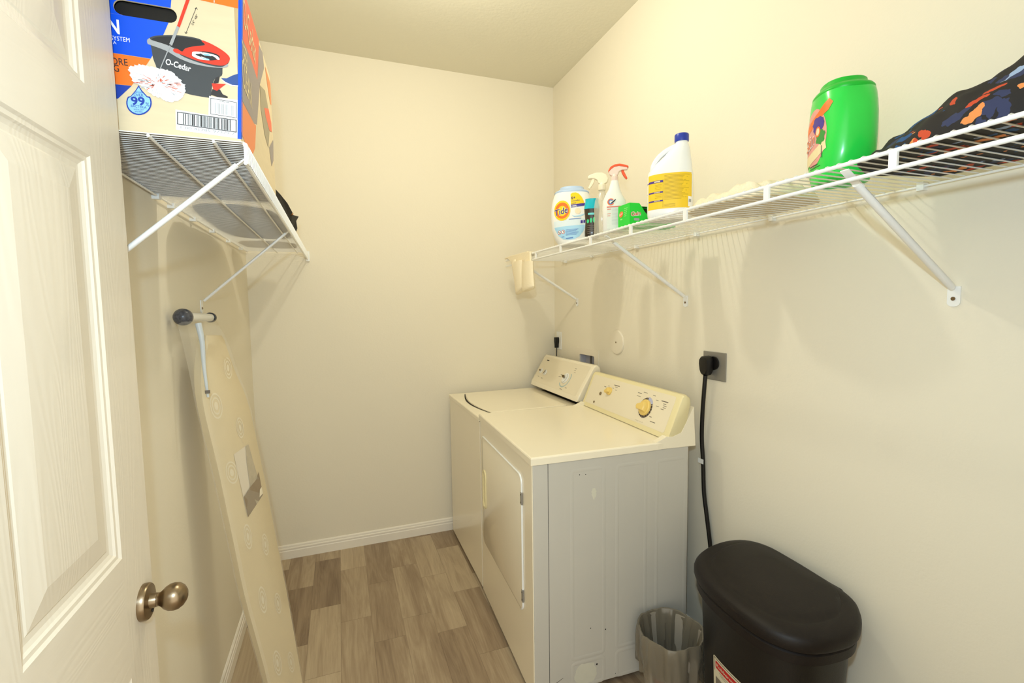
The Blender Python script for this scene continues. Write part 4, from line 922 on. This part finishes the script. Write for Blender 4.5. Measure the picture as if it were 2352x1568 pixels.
# ------------------------------------------------------------------ bleach jug
jug = thing('bleach_jug', 'large white jug with blue cap and yellow label, mid right shelf', 'jug', (1.142, 1.432, SZ), R(-40))
bm = B(); rings = []
for z, rx, ry, ox in ((0, .070, .046, 0), (.006, .076, .050, 0), (.03, .079, .053, 0), (.155, .079, .053, 0), (.172, .076, .051, 0), (.195, .066, .046, .008), (.220, .050, .040, .020), (.245, .036, .033, .031), (.262, .025, .025, .037), (.272, .021, .021, .038), (.282, .021, .021, .038)):
    rings.append(ring(ox, 0, z, rx, ry, 2.5 if z < .2 else 2.1, 44))
loft(bm, rings); jb = build('jug_body', bm, mat('jug_white', rgb(246, 247, 248), .3), jug, smooth=True)
bm = B(); tube(bm, spline([(-.060, 0, .176), (-.058, 0, .200), (-.040, 0, .228), (-.010, 0, .250), (.022, 0, .262)], 6), .0095, 14, ry=.013); build('handle', bm, MATS['jug_white'], jug, smooth=True)
bm = B(); lathe(bm, [(.0235, .274), (.0245, .278), (.0245, .297), (.023, .300), (.001, .3005)], 'z', (.038, 0, 0), 28); build('cap', bm, mat('cap_blue', rgb(38, 62, 168), .35), jug, smooth=True)
frJ = Frame((0, 0, 0), (1, 0, 0), (0, 0, 1), bvh_of(jb), .0006)
m_jy = mat('jug_label_yellow', rgb(246, 206, 48), .45)
decal('label', [rct(-.0775, .0735, .036, .158)], frJ, m_jy, jb, 1, .008, 'yellow back label'); decal('label', [rct(-.0775, -.022, z, z+h) for z, h in ((.128, .0075), (.092, .005), (.062, .005))], frJ, m_pur, jb, 2, .008)
decal('printed_text', [rct(-.052, -.032, z+.0015, z+h-.0015) for z, h in ((.128, .0075), (.092, .005), (.062, .005))], frJ, m_crm, jb, 2.6, .008)
decal('printed_text', [rct(-.0222, -.0215, .040, .138)] + [rct(-.018, .066-(i*37 % 23)*.0012, .150-i*.0046, .1508-i*.0046) for i in range(19)] + [rct(-.018, .02, .05-i*.004, .0507-i*.004) for i in range(3)] + [rct(-.050, -.026, .120-i*.005, .1206-i*.005) for i in range(4)] + [rct(-.050, -.026, .085-i*.005, .0856-i*.005) for i in range(3)], frJ, mat('label_olive_ink', rgb(140, 112, 30), .5), jb, 2, .02)
decal('barcode', [rct(.062, .074, .040, .075)], frJ, m_wh, jb, 2.2, .008); decal('barcode', [rct(.064, .072, .055, .066)], frJ, m_lg, jb, 3, .008)

# ------------------------------------------------------------------ spray bottles
def sprayer(par, m_head, m_lever, h0, s=1.0, flip=1, m_top=None):
    """trigger sprayer head starting at height h0; nozzle towards flip*x"""
    bm = B(); lathe(bm, [(.0135*s, h0-.012), (.0145*s, h0-.010), (.0145*s, h0+.010), (.011*s, h0+.014), (.009*s, h0+.022)], 'z', (0, 0, 0), 20); build('collar', bm, m_head, par, smooth=True)
    def hp(pts, y): return [Vector((a*flip*s, y, h0+b*s)) for a, b in pts]
    prof = [(-.020, .018), (-.024, .030), (-.016, .046), (.000, .054), (.020, .055), (.040, .050), (.052, .044), (.052, .034), (.030, .034), (.018, .028), (.012, .014), (-.010, .012)]
    bm = B(); prism(bm, hp(prof, -.009*s), (0, .018*s, 0)); build('spray_head', bm, m_head, par, bevel=.003)
    if m_top:
        tp_ = [(-.024, .028), (-.026, .034), (-.017, .050), (.000, .058), (.020, .0595), (.042, .054), (.056, .048), (.055, .040), (.040, .044), (.018, .049), (.000, .047), (-.012, .040)]
        bm = B(); prism(bm, hp(tp_, -.0105*s), (0, .021*s, 0)); build('head_cover', bm, m_top, par, bevel=.003)
    lv = [(.026, .034), (.036, .034), (.042, .020), (.052, .000), (.046, -.004), (.034, .012), (.028, .024)]
    bm = B(); prism(bm, hp(lv, -.006*s), (0, .012*s, 0)); build('trigger', bm, m_lever, par, bevel=.002)
sb = thing('spray_bottle', 'white spray bottle with orange red trigger head, next to the small green box', 'spray bottle', (1.083, 1.705, SZ), R(-33))
bm = B(); loft(bm, [ring(ox, 0, z, rx, ry, 2.4, 40) for z, rx, ry, ox in ((0, .044, .027, 0), (.006, .048, .030, 0), (.10, .049, .031, 0), (.125, .046, .030, -.001), (.145, .036, .027, -.003), (.170, .024, .022, -.001), (.195, .017, .017, 0), (.205, .015, .015, 0))])
b_ = build('bottle', bm, mat('bottle_white', rgb(240, 238, 232), .35), sb, smooth=True)
m_trg = mat('trigger_orange', rgb(240, 92, 52), .35)
sprayer(sb, mat('head_translucent', rgb(244, 216, 204), .3), m_trg, .212, 1.0, 1, m_trg)
frB_ = Frame((0, 0, 0), (1, 0, 0), (0, 0, 1), bvh_of(b_), .0006)
decal('label', [rct(-.030, .038, .008, .094)], frB_, mat('label_soft', rgb(226, 230, 222), .4), b_, 1, .01); decal('label_band', [rct(-.030, .040, .094, .0985), rct(-.028, -.012, .086, .0885), rct(-.028, -.014, .068, .070), rct(-.028, -.016, .060, .062)], frB_, mat('label_salmon', rgb(232, 120, 100), .4), b_, 2, .01)
decal('logo', arcband(-.014, .116, .010, .014, 40, 330, 20), frB_, m_or2, b_, 2, .02); decal('logo', arcband(-.014, .116, .006, .010, 40, 330, 20), frB_, m_mb, b_, 2.4, .02); decal('logo', [[(-.014, .112), (-.006, .118), (.004, .126), (.006, .123), (-.002, .114), (-.012, .109)]], frB_, m_ink, b_, 3, .02)
decal('printed_text', [rct(-.010, .030-(i*13 % 11)*.001, .088-i*.0048, .0887-i*.0048) for i in range(14)], frB_, m_lg, b_, 2, .02); decal('barcode', [rct(.018+i*.0022, .019+i*.0022, .012, .040) for i in range(8)], frB_, m_ink, b_, 3, .02)
sc = thing('spray_bottle', 'clear spray bottle with a cream trigger head, half behind the white one', 'spray bottle', (1.090, 1.815, SZ), R(-32))
bm = B(); loft(bm, [ring(0, 0, z, r, r, 2.2, 32) for z, r in ((0, .030), (.005, .034), (.12, .034), (.15, .030), (.175, .018), (.19, .013), (.198, .013))])
m_clr = mat('clear_bottle', rgb(226, 222, 206), .1, alpha=.35, spec=.8, coat=.6); b2 = build('bottle', bm, m_clr, sc, smooth=True)
m_ch = mat('cream_head', rgb(248, 236, 208), .35); sprayer(sc, m_ch, m_ch, .205, 1.15, -1)
bm = B(); tube(bm, [(0, 0, .195), (.004, 0, .02)], .0022, 8); build('dip_tube', bm, m_ch, sc)
# ------------------------------------------------------------------ dark bottle with teal cap
db = thing('scent_booster_bottle', 'black bottle with a teal cap right of the white tub', 'bottle', (1.092, 1.905, SZ), R(-30))
bm = B(); loft(bm, [ring(0, 0, z, rx, ry, 2.3, 36) for z, rx, ry in ((0, .028, .020), (.005, .032, .023), (.03, .033, .024), (.07, .030, .023), (.10, .032, .024), (.125, .0345, .025), (.130, .0345, .025))])
b3 = build('bottle', bm, mat('bottle_black', rgb(52, 44, 36), .25, coat=.4), db, smooth=True)
bm = B(); loft(bm, [ring(0, 0, z, rx, ry, 2.3, 36) for z, rx, ry in ((.130, .0355, .026), (.145, .034, .025), (.165, .029, .022), (.175, .030, .023), (.174, .026, .019))]); build('cap', bm, mat('cap_teal', rgb(24, 186, 206), .25), db, smooth=True)
fr3 = Frame((0, 0, 0), (1, 0, 0), (0, 0, 1), bvh_of(b3), .0006)
decal('label', [rr(-.018, .012, .102, .111, .004)], fr3, mat('label_cyan', rgb(110, 214, 214), .4), b3, 1, .01); decal('label', [ell(-.018, .075, .005, .009, 14), ell(-.004, .078, .005, .011, 14), ell(.010, .080, .006, .013, 14)], fr3, mat('label_emerald', rgb(60, 210, 140), .4), b3, 1, .01)
decal('printed_text', [rct(-.02, .014, .055-i*.009, .057-i*.009) for i in range(5)], fr3, M_print, b3, 1, .01)

# ------------------------------------------------------------------ small green dryer sheet box
gx = thing('dryer_sheet_box', 'small green carton with torn open corner, left of the white jug', 'box', (1.155, 1.585, SZ), R(-1)); m_gc = mat('green_card', rgb(34, 214, 60), .4, vary=.03)
HX, HY, HZ = .105, .040, .084
bm = B()
V = lambda x, y, z: Vector((x, y, z))
quad(bm, V(-HX, -HY, 0), V(-HX, HY, 0), V(-HX, HY, HZ), V(-HX, -HY, HZ)); quad(bm, V(-HX, HY, 0), V(HX, HY, 0), V(HX, HY, HZ), V(-HX, HY, HZ)); quad(bm, V(HX, -HY, 0), V(HX, HY, 0), V(HX, HY, HZ), V(HX, -HY, HZ)); quad(bm, V(-HX, -HY, 0), V(HX, -HY, 0), V(HX, HY, 0), V(-HX, HY, 0))
# front with the torn opening, top with the torn opening
bm.faces.new([bm.verts.new(p) for p in (V(-HX, -HY, 0), V(HX, -HY, 0), V(HX, -HY, .030), V(-.020, -HY, .034), V(-.030, -HY, .046), V(-.040, -HY, .056), V(-.052, -HY, .072), V(-.062, -HY, HZ), V(-HX, -HY, HZ))])
bm.faces.new([bm.verts.new(p) for p in (V(-HX, -HY, HZ), V(-.062, -HY, HZ), V(-.045, -.01, HZ), V(-.030, .008, HZ), V(HX, .01, HZ), V(HX, HY, HZ), V(-HX, HY, HZ))])
gxb = build('carton', bm, m_gc, gx)
bm = B(); quad(bm, V(-HX+.002, -HY+.004, .003), V(HX-.002, -HY+.004, .003), V(HX-.002, HY-.002, .003), V(-HX+.002, HY-.002, .003)); quad(bm, V(-HX+.002, HY-.002, .003), V(HX-.002, HY-.002, .003), V(HX-.002, HY-.002, HZ-.002), V(-HX+.002, HY-.002, HZ-.002)); build('carton_inside', bm, mat('dark_inside', rgb(60, 44, 30), .8), gx)
frX = Frame((0, -HY, 0), (1, 0, 0), (0, 0, 1), None, .0006)
decal('lettering', text_polys('Gain', (-.099, .034), (-.055, .040), .015, .1, .05), frX, m_wh, gxb, 1); decal('lettering', text_polys('Gain', (-.098, .035), (-.056, .041), .0135, .1, .01), frX, mat('gain_red', rgb(228, 70, 30), .4), gxb, 2)
decal('printed_text', [rr(-.086, -.062, .018, .027, .003)], frX, m_lg, gxb, 1)
frX2 = Frame((-HX, 0, 0), (0, -1, 0), (0, 0, 1), None, .0006)
decal('logo', [ell(-.018, .050, .014, .011, 20, rot=15)], frX2, m_or2, gxb, 1); decal('lettering', text_polys('Gain', (-.029, .044), (-.007, .050), .009, .1, 0), frX2, m_wh, gxb, 2); decal('printed_text', [rct(-.024, -.010, .028, .033)] + [rct(.004, .026-i*.002, .066-i*.007, .069-i*.007) for i in range(5)], frX2, mat('light_green_ink', rgb(140, 236, 130), .4), gxb, 1)

# ------------------------------------------------------------------ cloths on the right shelf
m_tow = mat('cream_towel', rgb(244, 230, 204), .95, bump=.6, bscale=160)
heap('folded_cloth', None, 1.08, 1.405, 1.00, 1.335, SZ, lambda u, v: .030+.030*math.sin(math.pi*u)*(1-abs(2*v-.9)**2*.5), m_tow, 5.3, amp=.022, nx=50, ny=50)
tag(bpy.data.objects['folded_cloth.001'], 'rumpled cream cloth on the right shelf between white jug and green tub', 'cloth')
def floral():
    m = bpy.data.materials.new('black_floral_fabric'); m.use_nodes = True; nt = m.node_tree; b = nt.nodes['Principled BSDF']; b.inputs['Roughness'].default_value = .75; L = nt.links.new
    tc = nt.nodes.new('ShaderNodeTexCoord'); ns = nt.nodes.new('ShaderNodeTexNoise'); ns.inputs['Scale'].default_value = 14; ns.inputs['Detail'].default_value = 4
    mx0 = nt.nodes.new('ShaderNodeMix'); mx0.data_type = 'VECTOR'; mx0.inputs[0].default_value = .10
    L(tc.outputs['Object'], ns.inputs['Vector']); L(tc.outputs['Object'], mx0.inputs[4]); L(ns.outputs['Color'], mx0.inputs[5])
    mp = nt.nodes.new('ShaderNodeMapping'); mp.inputs['Scale'].default_value = (1.1, .5, 1.1); mp.inputs['Rotation'].default_value = (.5, .3, .9); L(mx0.outputs[1], mp.inputs[0])
    vo = nt.nodes.new('ShaderNodeTexVoronoi'); vo.inputs['Scale'].default_value = 42; L(mp.outputs[0], vo.inputs['Vector'])
    sepc = nt.nodes.new('ShaderNodeSeparateColor'); L(vo.outputs['Color'], sepc.inputs[0])
    cr = nt.nodes.new('ShaderNodeValToRGB'); cr.color_ramp.interpolation = 'CONSTANT'; e = cr.color_ramp.elements
    e[0].position = 0; e[0].color = rgb(20, 16, 18); e[1].position = .46; e[1].color = rgb(196, 70, 34)
    for p, c in ((.58, (222, 138, 74)), (.68, (22, 76, 130)), (.80, (40, 48, 84)), (.92, (150, 172, 206))):
        q = e.new(p); q.color = rgb(*c)
    L(sepc.outputs[0], cr.inputs[0])
    lt = nt.nodes.new('ShaderNodeMath'); lt.operation = 'LESS_THAN'; lt.inputs[1].default_value = .50; L(vo.outputs['Distance'], lt.inputs[0])
    mx = nt.nodes.new('ShaderNodeMix'); mx.data_type = 'RGBA'; mx.inputs[6].default_value = rgb(18, 15, 17); L(lt.outputs[0], mx.inputs[0]); L(cr.outputs[0], mx.inputs[7]); L(mx.outputs[2], b.inputs['Base Color'])
    return m
m_flo = floral()
GP = sorted((hit(px, py, 0, 1.21).y, hit(px, py, 0, 1.21).z-SZ) for px, py in ((1990, 312), (2005, 300), (2060, 280), (2110, 262), (2180, 217), (2230, 208), (2250, 200), (2270, 184), (2310, 180), (2352, 172), (2420, 168), (2520, 172)))
GY0, GY1 = .27, GP[-1][0]-.018
def gh(u, v):
    y = GY0 + (GY1-GY0)*v
    if y <= GP[0][0]: h = GP[0][1]
    elif y >= GP[-1][0]: h = GP[-1][1]
    else:
        for (a, p), (b, q) in zip(GP[:-1], GP[1:]):
            if a <= y <= b: h = p+(q-p)*(y-a)/(b-a)
    f = .35 + .65*math.sin(math.pi*min(1, max(0, .12+u*.85)))
    return max(.01, (h-.020)*f)
m_flo = floral()
def gh(u, v):   # v: along y (0 near camera side)
    t = 1-v
    return .012 + .155*max(0, t-.02)**.8*(.45+.55*math.sin(math.pi*min(1, .25+u*.9)))
gar = heap('garment', None, 1.050, 1.420, GY0, GY1, SZ, gh, m_flo, 2.4, amp=.026, nx=80, ny=110)
tag(gar, 'crumpled black floral garment with orange and blue flowers on the right shelf', 'clothing')

# ------------------------------------------------------------------ gloves hanging over the lip at the far end of the right shelf
gv = thing('work_glove', 'cream glove draped over the far end of the right shelf', 'glove', (SR_X-.012, 2.62, SR_Z)); O_ = Vector(gv.location)
m_gv = mat('cream_glove', rgb(250, 236, 206), .85, bump=.3, bscale=120)
def HG(px, py, x): return hit(px, py, 0, x)
def cloth_poly(outline, x, th, nm, lab=None):
    bm = B(); prism(bm, [HG(px, py, x)-O_ for px, py in outline], (th, 0, 0)); o = build(nm, bm, m_gv, gv, bevel=.005, seg=3)
    if lab: o['label'] = lab
    return o
def finger(pts, rad, x):
    ps = spline([HG(px, py, x)-O_ for px, py in pts], 5); n = len(ps)
    rs = []
    for i in range(n):
        t = i/(n-1); s = 1 if t < .85 else math.sqrt(max(.05, 1-((t-.85)/.15)**2)); rs.append(rad*(.92+.16*t)*s)
    bm = B(); tube(bm, ps, rs, 16, True); 
    # flatten towards the shelf lip
    for v in bm.verts: v.co.x = (v.co.x - (x-O_.x))*.28 + (x-O_.x)
    return build('finger', bm, m_gv, gv, smooth=True)
cloth_poly([(1166, 591), (1180, 586), (1221, 577), (1222, 600), (1222, 628), (1206, 619), (1184, 611), (1178, 602)], SR_X-.006, -.012, 'cuff')
q = [Vector((SR_X-.018, 2.49, SR_Z+.001)), Vector((SR_X-.018, 2.88, SR_Z+.001)), Vector((SR_X+.05, 2.86, SR_Z+.001)), Vector((SR_X+.09, 2.74, SR_Z+.001)), Vector((SR_X+.07, 2.53, SR_Z+.001))]
build('cuff', prism(B(), [p-O_ for p in q], (0, 0, .008)), m_gv, gv, bevel=.003)
finger([(1212, 600), (1212, 625), (1213, 650), (1214, 668)], .078, SR_X-.032)
finger([(1190, 600), (1191, 625), (1195, 655), (1197, 670)], .070, SR_X-.028)
finger([(1180, 600), (1183, 620), (1188, 640), (1190, 650)], .035, SR_X-.036)
